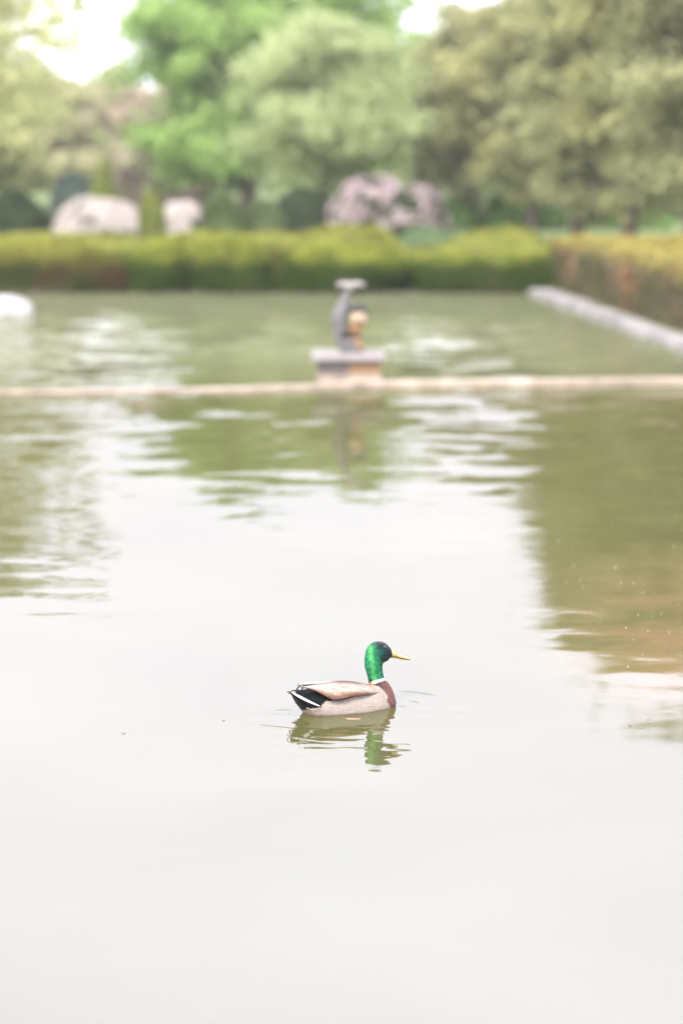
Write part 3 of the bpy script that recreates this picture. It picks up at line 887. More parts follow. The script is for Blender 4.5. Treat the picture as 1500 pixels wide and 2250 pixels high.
def statue():
    D = 21.95
    b = at_d(765, 850, D)
    root = empty('fountain_statue', (b.x, D, 0))
    tag(root, 'weathered dolphin and cherub fountain statue on a square rust stained pedestal in the pond', 'statue')
    s = D / FPX

    def L(px, py, y=0.0): return Vector(((px - 765) * s, y, CAM_H + (340 - py) * s))
    # L maps a photo position on the statue's own plane to its real place on the statue
    def part(name, bm, mat, sm=True): return bm_obj(name, bm, mat, root, smooth=sm)
    bm = bmesh.new(); box_bm(bm, -0.29, 0.295, -0.24, 0.30, -0.3, L(0, 815).z, 0.012)
    part('footing', bm, ledge_m, False)
    bm = bmesh.new(); box_bm(bm, -0.275, 0.29, -0.23, 0.29, L(0, 815).z + .002, L(0, 787).z, 0.008)
    part('plinth', bm, plinth_m, False)
    bm = bmesh.new(); box_bm(bm, -0.335, 0.335, -0.29, 0.34, L(0, 787).z + .002, L(0, 770).z, 0.015)
    part('slab', bm, slab_m, False)
    zt = L(0, 770).z
    # dolphin, head down, tail raised
    path = [(762, 772, .055), (757, 755, .060), (750, 735, .064), (747, 715, .072), (746, 697, .076), (749, 680, .066), (755, 663, .050), (760, 648, .036), (762, 636, .026), (764, 624, .020)]
    bm = bmesh.new()
    tube(bm, [L(x, y) for x, y, r in path], [r for *_, r in path], 14)
    ellip(bm, L(768, 752, -.03), (.075, .06, .06))       # the dolphin's brow
    ellip(bm, L(776, 766, -.07), (.055, .05, .03))       # the snout resting on the slab
    o = part('dolphin', bm, lead_m)
    rm = o.modifiers.new('r', 'REMESH'); rm.mode = 'VOXEL'; rm.voxel_size = 0.008; rm.use_smooth_shade = True
    sm = o.modifiers.new('s', 'SMOOTH'); sm.iterations = 6
    bake_modifiers(o); o.data.polygons.foreach_set('use_smooth', [True] * len(o.data.polygons))
    # tail fluke: two swept lobes
    bm = bmesh.new()
    for sx in (-1, 1):
        for i in range(6):
            t = i / 5
            ellip(bm, L(766 + sx * 28 * t + 4, 626 - 6 * math.sin(t * 2.6), 0), (.030 * (1 - .35 * t), .020 * (1 - .4 * t), .036 * (1 - .45 * t)), sub=2)
    o = part('tail_fluke', bm, simple_mat('pale_lead', (0.20, 0.19, 0.175), (0.33, 0.315, 0.295), 9, .6, .2))
    rm = o.modifiers.new('r', 'REMESH'); rm.mode = 'VOXEL'; rm.voxel_size = 0.006
    bake_modifiers(o); o.data.polygons.foreach_set('use_smooth', [True] * len(o.data.polygons))
    # pectoral fin (dark hollow under it)
    bm = bmesh.new()
    ellip(bm, L(757, 727, -.06), (.045, .025, .045), Matrix.Rotation(.5, 4, 'Y'))
    part('fin', bm, lead_d)
    # cherub: torso and legs stained by rust, head capped with dark hair, arm round the dolphin
    bm = bmesh.new()
    tube(bm, [L(779, 776, .0), L(778, 758, 0), L(777, 745, 0), L(779, 730, 0), L(781, 716, 0), L(784, 704, 0)], [.030, .034, .044, .056, .060, .040], 12)
    tube(bm, [L(790, 776, -.05), L(790, 760, -.055), L(784, 742, -.03)], [.024, .030, .038], 10)
    tube(bm, [L(795, 712, -.02), L(784, 722, -.09), L(766, 716, -.10)], [.026, .022, .018], 9)
    tube(bm, [L(772, 712, .02), L(758, 704, .05), L(748, 694, .05)], [.026, .022, .018], 9)
    o = part('cherub_body', bm, rust_m)
    rm = o.modifiers.new('r', 'REMESH'); rm.mode = 'VOXEL'; rm.voxel_size = 0.007
    sm = o.modifiers.new('s', 'SMOOTH'); sm.iterations = 5
    bake_modifiers(o); o.data.polygons.foreach_set('use_smooth', [True] * len(o.data.polygons))
    bm = bmesh.new()
    ellip(bm, L(787, 692, -.01), (.072, .068, .066))
    ellip(bm, L(787, 697, -.078), (.012, .012, .014))
    ellip(bm, L(797, 700, -.05), (.028, .024, .024)); ellip(bm, L(777, 700, -.05), (.028, .024, .024))
    ellip(bm, L(786, 703, -.066), (.016, .010, .006))
    part('cherub_head', bm, peach_m)
    bm = bmesh.new()
    for i in range(26):
        a = i * 2.4; h = (i / 26)
        ellip(bm, L(786, 684, .012) + Vector((math.cos(a) * .068 * math.sqrt(1 - h * h), math.sin(a) * .062 * math.sqrt(1 - h * h), .004 + .062 * h)), (.024, .024, .02), sub=2)
    part('hair', bm, lead_d)
    bm = bmesh.new()
    for sx in (-1, 1):
        ellip(bm, L(780, 671, .03) + Vector((sx * .02, 0, 0)), (.040, .03, .028), sub=2)
    part('wreath', bm, lead_m)
statue()

# ------------------------------------------------------------------ duck
SCL, YAW = 590.0, R(28)
cY, sY = math.cos(YAW), math.sin(YAW)
SEL, CEL = 0.2292, 0.9734


def dl(px, py, y=0.0):
    """side view reading (photo px) + half width -> the duck's own coordinates (x forward, z up)"""
    x = ((px - 760) / SCL - y * sY) / cY
    z = ((1558 - py) / SCL - (x * sY - y * cY) * SEL) / CEL
    return Vector((x, -y, z))


def proj(co):
    x, y, z = co[:, 0], np.abs(co[:, 1]), co[:, 2]
    return 760 + SCL * (x * cY + y * sY), 1558 - SCL * ((x * sY - y * cY) * SEL + z * CEL)


def inpoly(px, py, poly):
    r = np.zeros(px.shape, bool)
    n = len(poly); j = n - 1
    for i in range(n):
        xi, yi = poly[i]; xj, yj = poly[j]
        c = ((yi > py) != (yj > py)) & (px < (xj - xi) * (py - yi) / (yj - yi + 1e-12) + xi)
        r ^= c; j = i
    return r


def loft(bm, secs, seg=28, axis='X'):
    """secs: (centre, half width, up radius, down radius, up direction)"""
    rings = []
    for c, wd, ru, rd, up in secs:
        c = Vector(c); up = Vector(up).normalized()
        ring = []
        for q in range(seg):
            a = 2 * math.pi * q / seg
            s, co = math.sin(a), math.cos(a)
            ring.append(bm.verts.new(c + Vector((0, wd * co, 0)) + up * (s * (ru if s > 0 else rd))))
        rings.append(ring)
    for a, b in zip(rings, rings[1:]):
        for q in range(seg):
            bm.faces.new((a[q], a[(q + 1) % seg], b[(q + 1) % seg], b[q]))
    bm.faces.new(rings[0][::-1]); bm.faces.new(rings[-1])


def feather_material(name, use_attr=True, col=(0.5, 0.5, 0.5), rough=0.55, sheen=0.02, fine=1.0, spec=0.3):
    n = N(name)
    v = n.coords('Object', (1.0, 2.2, 2.6))
    if use_attr:
        at = n.n('ShaderNodeAttribute'); at.attribute_name = 'plumage'
        base = at.outputs['Color']
    else:
        rgb = n.n('ShaderNodeRGB'); rgb.outputs[0].default_value = (*col, 1); base = rgb.outputs[0]
    f = n.noise(v, 130, 3, 0.6)
    v2 = n.coords('Object', (0.5, 1.6, 3.0))
    f2 = n.noise(v2, 55, 3, 0.6)
    k = n.math('MULTIPLY', n.mapr(f, 0.3, 0.7, 1 - .22 * fine, 1 + .12 * fine), n.mapr(f2, 0.3, 0.7, 1 - .18 * fine, 1 + .1 * fine))
    c = n.vmath('SCALE', base, scale=k)
    p = n.n('ShaderNodeBsdfPrincipled')
    n.l(c, p.inputs['Base Color'])
    p.inputs['Roughness'].default_value = rough
    p.inputs['Specular IOR Level'].default_value = spec
    p.inputs['Sheen Weight'].default_value = sheen
    b = n.n('ShaderNodeBump'); b.inputs['Strength'].default_value = 0.5 * fine; b.inputs['Distance'].default_value = 0.002
    n.l(n.math('ADD', f, f2), b.inputs['Height']); n.l(b.outputs[0], p.inputs['Normal'])
    n.l(p.outputs[0], n.out.inputs['Surface'])
    return n.m


def paint(o, fn):
    me = o.data
    n = len(me.vertices)
    co = np.empty(n * 3, 'f'); me.vertices.foreach_get('co', co); co = co.reshape(-1, 3).astype(float)
    c = fn(co)
    a = me.color_attributes.new('plumage', 'FLOAT_COLOR', 'POINT')
    out = np.ones((n, 4), 'f'); out[:, :3] = c
    a.data.foreach_set('color', out.ravel())


def sm01(x, a, b):
    t = np.clip((x - a) / (b - a), 0, 1)
    return t * t * (3 - 2 * t)


def duck():
    root = empty('mallard_duck', (duck_c.x, duck_c.y, 0.0), YAW)
    tag(root, 'drake mallard with glossy green head, white collar and yellow bill swimming to the right', 'duck')
    UP = (0, 0, 1)
    bm = bmesh.new()
    body = [(-.214, .086, .082, .012), (-.203, .090, .060, .026), (-.188, .0885, .032, .038), (-.168, .087, .006, .050), (-.135, .089, -.030, .064),
            (-.10, .094, -.045, .074), (-.06, .098, -.055, .081), (-.02, .102, -.06, .086), (.02, .102, -.06, .088), (.06, .096, -.06, .086), (.09, .092, -.055, .081),
            (.12, .085, -.045, .072), (.145, .074, -.035, .061), (.165, .060, -.025, .048), (.180, .044, -.015, .033), (.190, .024, -.004, .016)]
    secs = []
    for x, zt, zb, wd in body:
        x = x * 1.077; zt += -.002 - .04 * x; zb += -.002 - .04 * x
        zc = zb + (zt - zb) * 0.42
        secs.append(((x, 0, zc), wd, zt - zc, zc - zb, UP))
    loft(bm, secs)
    # neck, following the S of the throat
    neck = [(838, 1536, 27, .050, (.25, 0, 1)), (836, 1524, 27, .048, (.9, 0, .2)), (833.0, 1511, 22.5, .039, (1, 0, .22)), (829.3, 1499, 19, .032, (1, 0, .15)), (826.3, 1488, 18.3, .0285, (1, 0, .1)),
            (824, 1478, 18.8, .0285, (1, 0, .06)), (821.3, 1466, 20.5, .0295, (1, 0, 0)), (821, 1455, 22.0, .031, (1, 0, -.15)), (823.5, 1445, 24.0, .032, (1, 0, -.3)), (826, 1436, 25, .032, (1, 0, -.3))]
    secs = []
    for px, py, r, wd, up in neck:
        q = r / SCL
        secs.append((dl(px, py), wd, q, q, up))
    loft(bm, secs)
    for px_, py_, r1, r2, r3 in ((843, 1517, .034, .038, .030), (844, 1530, .040, .050, .034), (843.7, 1523, .037, .044, .034), (845, 1535.5, .040, .053, .034), (846, 1541, .040, .056, .034), (840, 1508, .030, .034, .026)):
        ellip(bm, dl(px_, py_), (r1, r2, r3))
    ellip(bm, dl(830.5, 1431.5), (.0505, .0325, .0415))
    ellip(bm, dl(842, 1432.5), (.036, .0285, .0300))
    ellip(bm, dl(851, 1435.0), (.0225, .0215, .0190))
    ellip(bm, dl(838, 1443), (.034, .0300, .0200))
    o = bm_obj('body', bm, feather_material('plumage_body', sheen=0.02, spec=.08), root)
    rm = o.modifiers.new('r', 'REMESH'); rm.mode = 'VOXEL'; rm.voxel_size = 0.0022
    s = o.modifiers.new('s', 'SMOOTH'); s.iterations = 18; s.factor = 0.5
    bake_modifiers(o); o.data.polygons.foreach_set('use_smooth', [True] * len(o.data.polygons))

    def body_cols(co):
        n = len(co)
        px, py = proj(co)
        jit = np.array([mnoise.noise(Vector(c) * 170) for c in co])
        jit2 = np.array([mnoise.noise(Vector((c[0] * 60, c[1] * 110, c[2] * 150))) for c in co])
        jit3 = np.array([mnoise.noise(Vector(c) * 420) for c in co])
        jx, jy = px + jit * 2.2 + jit3 * 3.0, py + jit2 * 2.0 + jit3 * 2.0
        flank = np.array([0.325, 0.28, 0.242])
        C = np.tile(flank, (n, 1)) * (1 + 0.10 * jit2)[:, None]
        ver = np.sin((px * 0.35 + py * 1.35 + 5 * jit2) * 1.1)
        C *= (1 - 0.13 * np.clip(ver, 0, 1))[:, None]
        C *= (1 - 0.35 * sm01(co[:, 2] + .002 * jit, .007, .001))[:, None]     # wet feathers at the waterline
        # painted shading of overlapping feather tips in rows
        rw = np.floor(py / 5.2); fx_ = ((px + rw * 4.1) / 8.2) % 1.0; fy_ = (py / 5.2) % 1.0
        tip = np.exp(-((fy_ - 0.25 - 0.6 * (1 - (2 * fx_ - 1) ** 2)) / 0.14) ** 2)
        C *= (1 - 0.20 * tip * np.clip(0.6 + jit2, 0, 1.2))[:, None]
        # warmer cream under the tail
        m = sm01(px, 700, 668)[:, None]
        C = C * (1 - m) + np.array([0.40, 0.31, 0.20]) * m
        # taupe shoulder
        m = inpoly(jx, jy, [(806, 1490), (822, 1500), (846, 1520), (858, 1545), (850, 1552), (838, 1530), (815, 1512), (800, 1500)])
        C[m] = np.array([0.30, 0.25, 0.215]) * (1 + .18 * jit2[m])[:, None]
        # back
        m = (jy < 1508) & (px > 690) & (px < 808)
        C[m] = np.array([0.20, 0.14, 0.11]) * (1 + .2 * jit2[m])[:, None]
        # maroon breast
        m = inpoly(jx, jy, [(822, 1499), (848, 1488), (862, 1505), (880, 1530), (880, 1570), (862, 1566), (857, 1553), (850, 1540), (853, 1531), (846, 1520), (834, 1508), (826, 1506)])
        C[m] = np.array([0.125, 0.062, 0.052]) * (1 + .45 * jit[m])[:, None]
        m = inpoly(jx, jy, [(818, 1499), (836, 1494), (842, 1506), (846, 1516), (834, 1508), (826, 1506)])
        C[m] = np.array([0.075, 0.045, 0.055])
        m = inpoly(jx, jy, [(806, 1488), (818, 1496), (826, 1504), (812, 1508), (806, 1502)])
        C[m] = np.array([0.24, 0.125, 0.085]) * (1 + .6 * jit[m])[:, None]
        # black stern
        m = inpoly(jx, jy, [(630, 1505), (672, 1510), (700, 1508), (733, 1540), (717, 1540), (710, 1546), (706, 1554), (692, 1556), (676, 1560), (660, 1561), (630, 1550)])
        C[m] = np.array([0.004, 0.006, 0.007])
        # green head, dark face, with the iridescent sheen painted into the colour
        line = 1498.5 - (px - 812) * 0.30
        hd = (py + jit * 1.2 < line) & (px > 792) & (py < 1500)
        t = sm01(px - 0.35 * (py - 1440), 822, 842)
        g = np.array([0.014, 0.145, 0.062])[None] * (1 + 0.9 * jit2)[:, None]
        lime = sm01(np.abs(px - 815 - 0.15 * (py - 1440)), 9, 1)[:, None] * sm01(py, 1412, 1425)[:, None]
        g = g + lime * np.array([0.040, 0.135, 0.030])
        dark = np.array([0.006, 0.016, 0.018])[None] * (1 + 0.4 * jit)[:, None]
        low = sm01(py, 1458, 1470)
        face = t * (1 - low)
        teal = np.exp(-((px - 838) ** 2 + (py - 1433) ** 2) / 60.0)[:, None]
        hc = g * (1 - face[:, None]) + (dark + teal * np.array([0.0, 0.05, 0.045])) * face[:, None]
        crown = sm01(py, 1416, 1409)[:, None]
        hc = hc * (1 - crown) + np.array([0.05, 0.05, 0.06]) * crown
        base = (sm01(py - line, -9, -2) * sm01(px, 822, 812))[:, None]
        hc = hc * (1 - base) + np.array([0.006, 0.022, 0.014]) * base
        C[hd] = np.clip(hc[hd], 0.002, 1)
        # white collar
        cb = (py + jit * 1.0 >= line) & (py + jit * 1.0 < line + 6.2) & (px > 817) & (py < 1502) & (px < 880)
        C[cb] = np.array([0.66, 0.63, 0.58])
        return np.clip(C, 0.001, 0.9)
    paint(o, body_cols)
    # head gloss: mask in material via a second material on head faces
    hm = feather_material('plumage_head', rough=0.5, sheen=0.0, fine=1.7, spec=0.14)
    o.data.materials.append(hm)
    me = o.data
    cen = np.empty(len(me.polygons) * 3, 'f'); me.polygons.foreach_get('center', cen); cen = cen.reshape(-1, 3).astype(float)
    px, py = proj(cen)
    mi = ((py < 1498.5 - (px - 812) * 0.30) & (px > 792) & (py < 1500)).astype('i')
    me.polygons.foreach_set('material_index', mi)

    # wings: folded shells with layered feathers
    topc = [(668, 1510), (676, 1508.5), (690, 1506.5), (708, 1504.5), (728, 1502), (745, 1500), (762, 1499.5), (780, 1501), (796, 1503.5), (812, 1507), (824, 1513), (832, 1520)]
    botc = [(668, 1511), (680, 1514.5), (692, 1518.5), (706, 1525.5), (718, 1532), (730, 1537.0), (744, 1537.0), (760, 1534), (778, 1530), (796, 1528.5), (815, 1527), (832, 1522)]
    ytop = [.020, .018, .014, .010, .008, .008, .010, .012, .018, .026, .034, .040]
    ybot = [.024, .040, .052, .066, .075, .082, .088, .091, .090, .084, .070, .050]
    NU, NV = 66, 22

    def samp(arr, u):
        t = u * (len(arr) - 1); i = min(int(t), len(arr) - 2); f = t - i
        a, b = np.array(arr[i], float), np.array(arr[i + 1], float)
        return a * (1 - f) + b * f
    wing_m = feather_material('plumage_wing', rough=0.6, sheen=.03, fine=1.2, spec=.2)
    for side in (1, -1):
        V, F = [], []
        for i in range(NU):
            u = i / (NU - 1)
            T, Bc, yt, yb = samp(topc, u), samp(botc, u), samp(ytop, u), samp(ybot, u)
            for j in range(NV):
                v = j / (NV - 1)
                yy = yt + (yb - yt) * math.sin(v * math.pi / 2) ** 0.85
                vv = v ** 1.15
                # feather steps: shallow overlapping ridges running back along the wing
                puff = 0.0035 * math.sin(math.pi * min(1, v * 1.02)) + 0.0012 * ((v * 5 + u * 1.4) % 1.0)
                p = dl(T[0] * (1 - vv) + Bc[0] * vv, T[1] * (1 - vv) + Bc[1] * vv, float(yy + puff))
                V.append((p.x, p.y * side, p.z + 0.002 * (1 - v)))
        for i in range(NU - 1):
            for j in range(NV - 1):
                a = i * NV + j
                f = (a, a + 1, a + NV + 1, a + NV)
                F.append(f if side == 1 else f[::-1])
        w_ = mesh_obj('wing', V, F, wing_m, root)
        so = w_.modifiers.new('t', 'SOLIDIFY'); so.thickness = 0.006; so.offset = -1
        bake_modifiers(w_); w_.data.polygons.foreach_set('use_smooth', [True] * len(w_.data.polygons))

        def wing_cols(co):
            px, py = proj(co)
            jit2 = np.array([mnoise.noise(Vector((c[0] * 45, c[1] * 120, c[2] * 160))) for c in co])
            jit = np.array([mnoise.noise(Vector((c[0] * 90 + c[2] * 120, c[1] * 60, c[2] * 60))) for c in co])
            bx = np.interp(px, [p[0] for p in botc], [p[1] for p in botc])
            tx = np.interp(px, [p[0] for p in topc], [p[1] for p in topc])
            v = np.clip((py - tx) / np.maximum(bx - tx, 1), 0, 1)
            pale = np.array([0.33, 0.28, 0.24]); brown = np.array([0.15, 0.07, 0.035]); dk = np.array([0.15, 0.10, 0.08])
            e = sm01(v + 0.14 * jit, 0.45, 0.92)[:, None] * sm01(px, 835, 812)[:, None]
            C = pale * (1 - e) + brown * e
            tp = (sm01(v + 0.06 * jit2, 0.18, 0.02) * sm01(px, 725, 750) * sm01(px, 812, 785))[:, None]
            C = C * (1 - tp) + dk * tp
            mid = (np.exp(-((v - 0.32 - (px - 740) * 0.001) / 0.05) ** 2) * sm01(px, 800, 770) * 0.35)[:, None]
            C = C * (1 - mid) + np.array([0.33, 0.22, 0.16]) * mid
            fz = sm01(px + 3 * jit, 806, 828)[:, None]
            C = C * (1 - fz) + np.array([0.31, 0.265, 0.235]) * fz
            # edges of the long folded feathers
            q = (v * 6 + (px - 700) * 0.012 + 0.25 * jit) % 1.0
            ln_ = (np.exp(-((q - .5) / .09) ** 2) * 0.62 * sm01(px, 822, 795) * sm01(v, .05, .2))[:, None]
            C = C * (1 - ln_) + np.array([0.12, 0.07, 0.05]) * ln_
            return np.clip(C * (1 + 0.16 * jit2 + .08 * jit)[:, None], 0.01, 0.9)
        paint(w_, wing_cols)

    # dark speculum sliver just under the wing edge
    for side in (1, -1):
        V = []
        for i in range(16):
            t = i / 15
            px_ = 722 + 56 * t
            bx = np.interp(px_, [p[0] for p in botc], [p[1] for p in botc])
            hgt = 2.4 * math.sin(math.pi * t) ** .7 + .2
            for dy_ in (-1.0, hgt):
                p = dl(px_, bx + dy_, .0885 - .010 * abs(t - .6)); V.append((p.x, p.y * side, p.z))
        F = [(2 * i, 2 * i + 1, 2 * i + 3, 2 * i + 2) for i in range(15)]
        q = mesh_obj('wing_bar', V, F, feather_material('speculum', False, (0.035, 0.028, 0.04)), root)
        so = q.modifiers.new('t', 'SOLIDIFY'); so.thickness = 0.003; so.offset = 0
        bake_modifiers(q)

    # tail: black underside wedge is body; white outer feather blades and frayed pale tips
    white_m = feather_material('white_feather', False, (0.58, 0.54, 0.52), fine=0.5)
    black_m = feather_material('black_feather', False, (0.009, 0.010, 0.012), fine=0.5, rough=0.45)
    for side in (1, -1):
        cl_ = [(640, 1521, .8), (650, 1527, 2.6), (662, 1533.5, 3.4), (676, 1540.5, 3.2), (690, 1547, 2.3), (705, 1552.5, .7)]
        V = []
        for i, (x, y, h) in enumerate(cl_):
            yy = [.010, .030, .046, .058, .068, .078][i]
            for dh in (-h, h):
                p = dl(x, y + dh, yy + .004); V.append((p.x, p.y * side, p.z))
        F = [(2 * i, 2 * i + 1, 2 * i + 3, 2 * i + 2) for i in range(len(cl_) - 1)]
        q = mesh_obj('tail_feather', V, F, white_m, root)
        so = q.modifiers.new('t', 'SOLIDIFY'); so.thickness = 0.004; so.offset = 0
        sb = q.modifiers.new('b', 'SUBSURF'); sb.levels = 2; sb.render_levels = 2
        bake_modifiers(q)
    # fanned tail feathers
    buff_m = feather_material('buff_feather', False, (0.36, 0.28, 0.22), fine=1.0)
    for k, (a, ln, mt) in enumerate(((-.5, .040, buff_m), (-.3, .046, buff_m), (-.1, .049, black_m), (.12, .049, buff_m), (.32, .046, buff_m), (.5, .040, buff_m))):
        bm = bmesh.new()
        c = Vector((-.192, .0, .084))
        d = Vector((-math.cos(a), math.sin(a), 0.16)).normalized()
        sd = d.cross(Vector((0, 0, 1))).normalized()
        rows = []
        for i in range(7):
            t = i / 6
            wdt = 0.0070 * math.sin(math.pi * min(1, .25 + .75 * t)) ** .9
            pp = c + d * (ln * t) + Vector((0, 0, .002 * (k % 2)))
            rows.append([bm.verts.new(pp - sd * wdt), bm.verts.new(pp + Vector((0, 0, .0015))), bm.verts.new(pp + sd * wdt)])
        for r0, r1 in zip(rows, rows[1:]):
            bm.faces.new((r0[0], r0[1], r1[1], r1[0])); bm.faces.new((r0[1], r0[2], r1[2], r1[1]))
        q = bm_obj('tail_feather', bm, mt, root)
        so = q.modifiers.new('t', 'SOLIDIFY'); so.thickness = 0.0016
        bake_modifiers(q)
    # curled drake feathers
    for pts in ([(665, 1527), (657, 1523), (653.5, 1517), (654.5, 1511.5), (659, 1509.2), (663.5, 1510.5)],
                [(668, 1526), (663, 1521), (663.5, 1514.5), (667, 1510.8), (671.5, 1510.8), (674.5, 1514)]):
        bm = bmesh.new()
        P = [dl(x, y, 0.012) for x, y in pts]
        Q = []
        for i in range(len(P) - 1):
            p0, p1, p2, p3 = P[max(i - 1, 0)], P[i], P[i + 1], P[min(i + 2, len(P) - 1)]
            for kk in range(4):
                t = kk / 4
                Q.append(0.5 * ((2 * p1) + (p2 - p0) * t + (2 * p0 - 5 * p1 + 4 * p2 - p3) * t * t + (3 * p1 - p0 - 3 * p2 + p3) * t ** 3))
        Q.append(P[-1])
        tube(bm, Q, [.0034 * (1 - .55 * (i / (len(Q) - 1)) ** 2) for i in range(len(Q))], 9)
        bm_obj('curled_feather', bm, black_m, root)
    # pale patch in front of the curls
    # bill
    bill_m = simple_mat('bill_yellow', (0.40, 0.275, 0.11), (0.50, 0.36, 0.16), 60, 0.38, 0.05)
    bd = simple_mat('bill_dark', (0.03, 0.028, 0.02), (0.07, 0.06, 0.04), 40, 0.4, 0)
    bs = [(859, 1434.0, 9.0, 7.5, .0150), (864, 1434.5, 8.0, 7.3, .0140), (870, 1437.2, 6.4, 5.8, .0130), (877, 1440.2, 5.3, 4.4, .0135), (885, 1442.3, 4.0, 3.5, .0148),
          (893, 1443.8, 3.0, 2.9, .0162), (899, 1444.4, 2.4, 2.3, .0160), (903, 1444.4, 1.7, 1.3, .0125), (905, 1444.2, .8, .6, .006)]
    bm = bmesh.new()
    loft(bm, [(dl(x, y), wd, u / SCL, d / SCL, UP) for x, y, u, d, wd in bs], 20)
    bill = bm_obj('bill', bm, bill_m, root)
    bm = bmesh.new()      # lower mandible with the dark gape line above it
    loft(bm, [(dl(x, y), wd, 1.1 / SCL, 1.3 / SCL, UP) for x, y, wd in ((858, 1442.5, .0140), (866, 1443.3, .0135), (877, 1445.2, .0128), (888, 1446.6, .0130), (896, 1447.2, .0125), (902, 1446.4, .008))], 14)
    bm_obj('lower_mandible', bm, simple_mat('mandible', (0.42, 0.30, 0.10), (0.5, 0.37, 0.14), 60, 0.4, 0), bill)
    for side in (1, -1):
        bm = bmesh.new()
        P = []
        for x, y, yy in ((859.5, 1440.5, .0148), (863, 1442.8, .0150), (870, 1444.0, .0140), (878, 1445.0, .0143), (887, 1446.0, .0155), (895, 1446.6, .0165), (901, 1445.4, .0148)):
            p = dl(x, y - 0.6, yy * 0.9); P.append(Vector((p.x, p.y * side, p.z)))
        tube(bm, P, [.0008, .0010, .0010, .0010, .0011, .0010, .0006], 6)
        bm_obj('gape_line', bm, bd, bill)
        bm = bmesh.new()
        p = dl(873.5, 1434.8, .0105)
        ellip(bm, Vector((p.x, p.y * side, p.z)), (.0036, .0022, .0014), Matrix.Rotation(.35, 4, 'Y'), 2)
        bm_obj('nostril', bm, bd, bill)
    bm = bmesh.new(); ellip(bm, dl(903.5, 1444.4), (.0035, .006, .002), sub=2); bm_obj('bill_nail', bm, bd, bill)
    # eyes
    em = N('eye'); p = em.n('ShaderNodeBsdfPrincipled'); p.inputs['Base Color'].default_value = (0.02, 0.010, 0.006, 1)
    p.inputs['Roughness'].default_value = 0.04; p.inputs['Coat Weight'].default_value = 1.0; em.l(p.outputs[0], em.out.inputs['Surface'])
    for side in (1, -1):
        p = dl(846.0, 1420.8, .0262)
        bm = bmesh.new(); ellip(bm, Vector((p.x, p.y * side, p.z)), (.0056, .0040, .0050), sub=3)
        e = bm_obj('eye', bm, em.m, root)
        bm = bmesh.new()
        P = []
        for i in range(15):
            a = 2 * math.pi * i / 14
            P.append(Vector((p.x + .0066 * math.cos(a), (p.y + .0012) * side, p.z + .0050 * math.sin(a))))
        tube(bm, P, [.0009] * 15, 6)
        bm_obj('eyelid', bm, simple_mat('eyelid', (.05, .05, .055), (.12, .12, .13), 90, .6, 0), e)
    # webbed foot paddling just at the surface on the near side
    bm = bmesh.new()
    fw_ = on_z(779, 1580.5) - Vector((duck_c.x, duck_c.y, 0))
    c = Vector((fw_.x * cY + fw_.y * sY, -fw_.x * sY + fw_.y * cY, 0.001))
    web = [(-.026, .018), (-.018, .006), (-.004, .000), (.008, -.010), (.022, -.012), (.016, -.004), (.024, .000), (.012, .005), (.0, .010), (-.012, .018), (-.024, .022)]
    vs = [bm.verts.new((c.x + a, c.y + b_ * 1.2, 0.0024)) for a, b_ in web]
    f = bm.faces.new(vs)
    r = bmesh.ops.extrude_face_region(bm, geom=[f])
    for g in r['geom']:
        if isinstance(g, bmesh.types.BMVert): g.co.z -= 0.01
    bm_obj('foot', bm, simple_mat('orange_web', (0.26, 0.15, 0.08), (0.36, 0.20, 0.12), 50, .4, 0), root)
    # loose feather barbs that break the outline: flank edge over the black stern, breast, nape
    def barbs(name, pts, col, ln, seed):
        r2 = np.random.default_rng(seed)
        mt = feather_material('barb', False, col)
        for side in (1, -1):
            V, F = [], []
            for (x, y, yy, ang) in pts:
                p = dl(x, y, yy); p = Vector((p.x, p.y * side, p.z))
                a = ang + r2.normal() * .25
                d = Vector((math.cos(a), -side * 0.25, math.sin(a))).normalized()
                s_ = Vector((0, 0, 1)).cross(d).normalized().cross(d) * .0009
                L_ = ln * r2.uniform(.6, 1.3)
                i = len(V)
                V += [tuple(p - s_), tuple(p + s_), tuple(p + d * L_), tuple(p + Vector((0, .0006, 0)))]
                F += [(i, i + 1, i + 2), (i, i + 2, i + 3)]
            mesh_obj(name, V, F, mt, root, smooth=False)
    pts = [(705 - 16 * t * 1.9 + random.uniform(-1, 1), 1556 + 2.5 * math.sin(3 * t) + random.uniform(-1, 1.5), .070 - .022 * t, 2.75) for t in np.linspace(0, 1, 60)]
    barbs('flank_barbs', pts, (0.62, 0.54, 0.46), .007, 3)
    return root
duck()

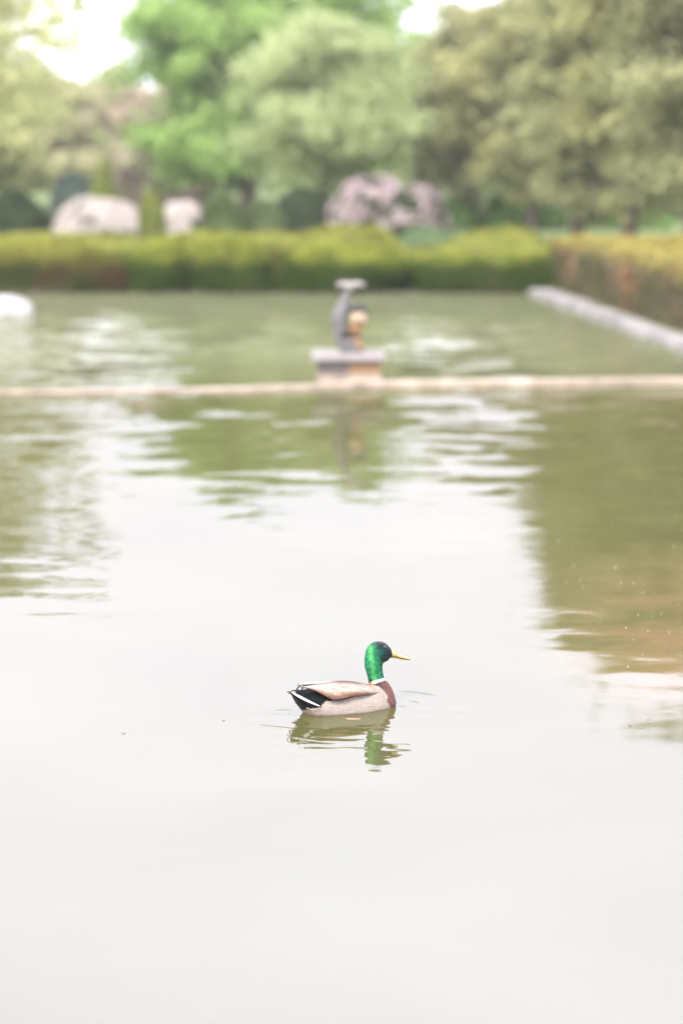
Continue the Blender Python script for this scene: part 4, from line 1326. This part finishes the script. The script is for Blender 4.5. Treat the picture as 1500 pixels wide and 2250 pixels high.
# ------------------------------------------------------------------ small things afloat
fl = N('petal_white'); p = fl.n('ShaderNodeBsdfPrincipled'); p.inputs['Base Color'].default_value = (0.75, 0.73, 0.70, 1)
p.inputs['Roughness'].default_value = .6; fl.l(p.outputs[0], fl.out.inputs['Surface'])
bm = bmesh.new()
cv = bm.verts.new((0, 0, .001))
rim = [bm.verts.new((.006 * math.cos(a) * (1.25 if i % 2 else 1), .006 * math.sin(a), .0032)) for i, a in enumerate(np.linspace(0, 2 * math.pi, 11)[:-1])]
for i in range(10): bm.faces.new((cv, rim[i], rim[(i + 1) % 10]))
petal0 = None
PET = [(1350, 1248, 1.4), (1363, 1282, 1.2), (1391, 1284, 1.0), (1242, 1280, 1.3), (1273, 1277, 1.0), (1280, 1290, 1.1), (1411, 1303, 1.0), (1437, 1306, .8),
       (1401, 1353, .9), (1430, 1357, 1.1), (1451, 1350, .8), (1374, 1381, 1.2), (1423, 1388, .8), (1317, 1372, .8), (1468, 1391, .7), (1343, 1156, 1.6), (1225, 1188, 1.5),
       (1480, 1202, 1.2), (1360, 1504, .8), (1442, 1505, 1.0), (1447, 1477, .8), (1468, 1489, 1.0), (1378, 1467, .9), (1343, 1483, .8), (1335, 1490, .6), (1300, 1507, .7),
       (1320, 1492, .6), (1395, 1508, .9), (1435, 1512, .7), (1475, 1520, .6), (1390, 1407, .8), (1259, 1243, 1.1), (1254, 1209, 1.2), (1297, 1345, .7), (1489, 1330, .8),
       (1240, 1455, .5), (1459, 1425, .7), (1410, 1440, .6), (1330, 1320, .8)]
for k, (x, y, s) in enumerate(p_ for p_ in PET if p_[1] < 1472):
    if petal0 is None:
        o = petal0 = bm_obj('floating_petal', bm, fl.m, None)
    else:
        o = petal0.copy(); COL.objects.link(o)
    q = on_z(x, y); o.location = (q.x, q.y, 0.0012); s *= (1.0, .5, .75, .4, .85, .6)[k % 6]; o.scale = (s * .75, s * (.5 + .1 * (k % 3)), 1); o.rotation_euler = (0, 0, k * 1.3)
    tag(o, 'tiny white petal floating on the olive water near the right edge', 'petal', 'white petals floating on the right of the pond')
fk = simple_mat('leaf_fleck', (0.10, 0.07, 0.04), (0.2, 0.14, 0.08), 30, .7, 0)
fleck0 = None
for k, (x, y, s, lb) in enumerate(((272, 1612, 1.2, 'brown leaf scrap floating alone left of the duck'), (492, 1583, 1.1, 'brown leaf scrap floating between the duck and the left side'),
                                   (636, 1569, .7, 'tiny dark scrap floating right behind the tail of the duck'), (1384, 1595, 1.2, 'dark scrap floating below the brown reflection at right'),
                                   (1405, 1600, .8, 'small dark scrap beside a larger one at right'), (1423, 1581, .8, 'dark scrap nearest the brown reflection at right'))):
    if fleck0 is None:
        bm = bmesh.new()
        V8 = [bm.verts.new((.009 * math.cos(a), .0035 * math.sin(a) + .003 * math.cos(a) ** 2, .0012)) for a in np.linspace(0, 2 * math.pi, 11)[:-1]]
        bm.faces.new(V8)
        ex = bmesh.ops.extrude_face_region(bm, geom=bm.faces[:])
        for g in ex['geom']:
            if isinstance(g, bmesh.types.BMVert): g.co.z += .0012
        o = fleck0 = bm_obj('leaf_scrap', bm, fk, None, smooth=False)
    else:
        o = fleck0.copy(); COL.objects.link(o)
    q = on_z(x, y); o.location = (q.x, q.y, 0.0005); o.scale = (s * .65, s * .65, .7); o.rotation_euler = (0, 0, k * .7)
    tag(o, lb, 'leaf scrap', 'scraps floating on the pond')

# ------------------------------------------------------------------ air
bm = bmesh.new()
x0, x1, y0, y1, z0, z1 = -115, 115, -6, 175, -1.7, 16
vs = [bm.verts.new((x, y, z)) for z in (z0, z1) for x, y in ((x0, y0), (x1, y0), (x1, y1), (x0, y1))]
for f in ((0, 3, 2, 1), (4, 5, 6, 7), (0, 1, 5, 4), (1, 2, 6, 5), (2, 3, 7, 6), (3, 0, 4, 7)): bm.faces.new([vs[i] for i in f])
hz = N('haze_air')
pv = hz.n('ShaderNodeVolumePrincipled')
pv.inputs['Color'].default_value = (0.97, 0.95, 0.93, 1)
pv.inputs['Density'].default_value = 0.0007
pv.inputs['Anisotropy'].default_value = 0.2
hz.l(pv.outputs[0], hz.out.inputs['Volume'])
haze = bm_obj('haze', bm, hz.m, None, smooth=False)
tag(haze, kind='stuff')
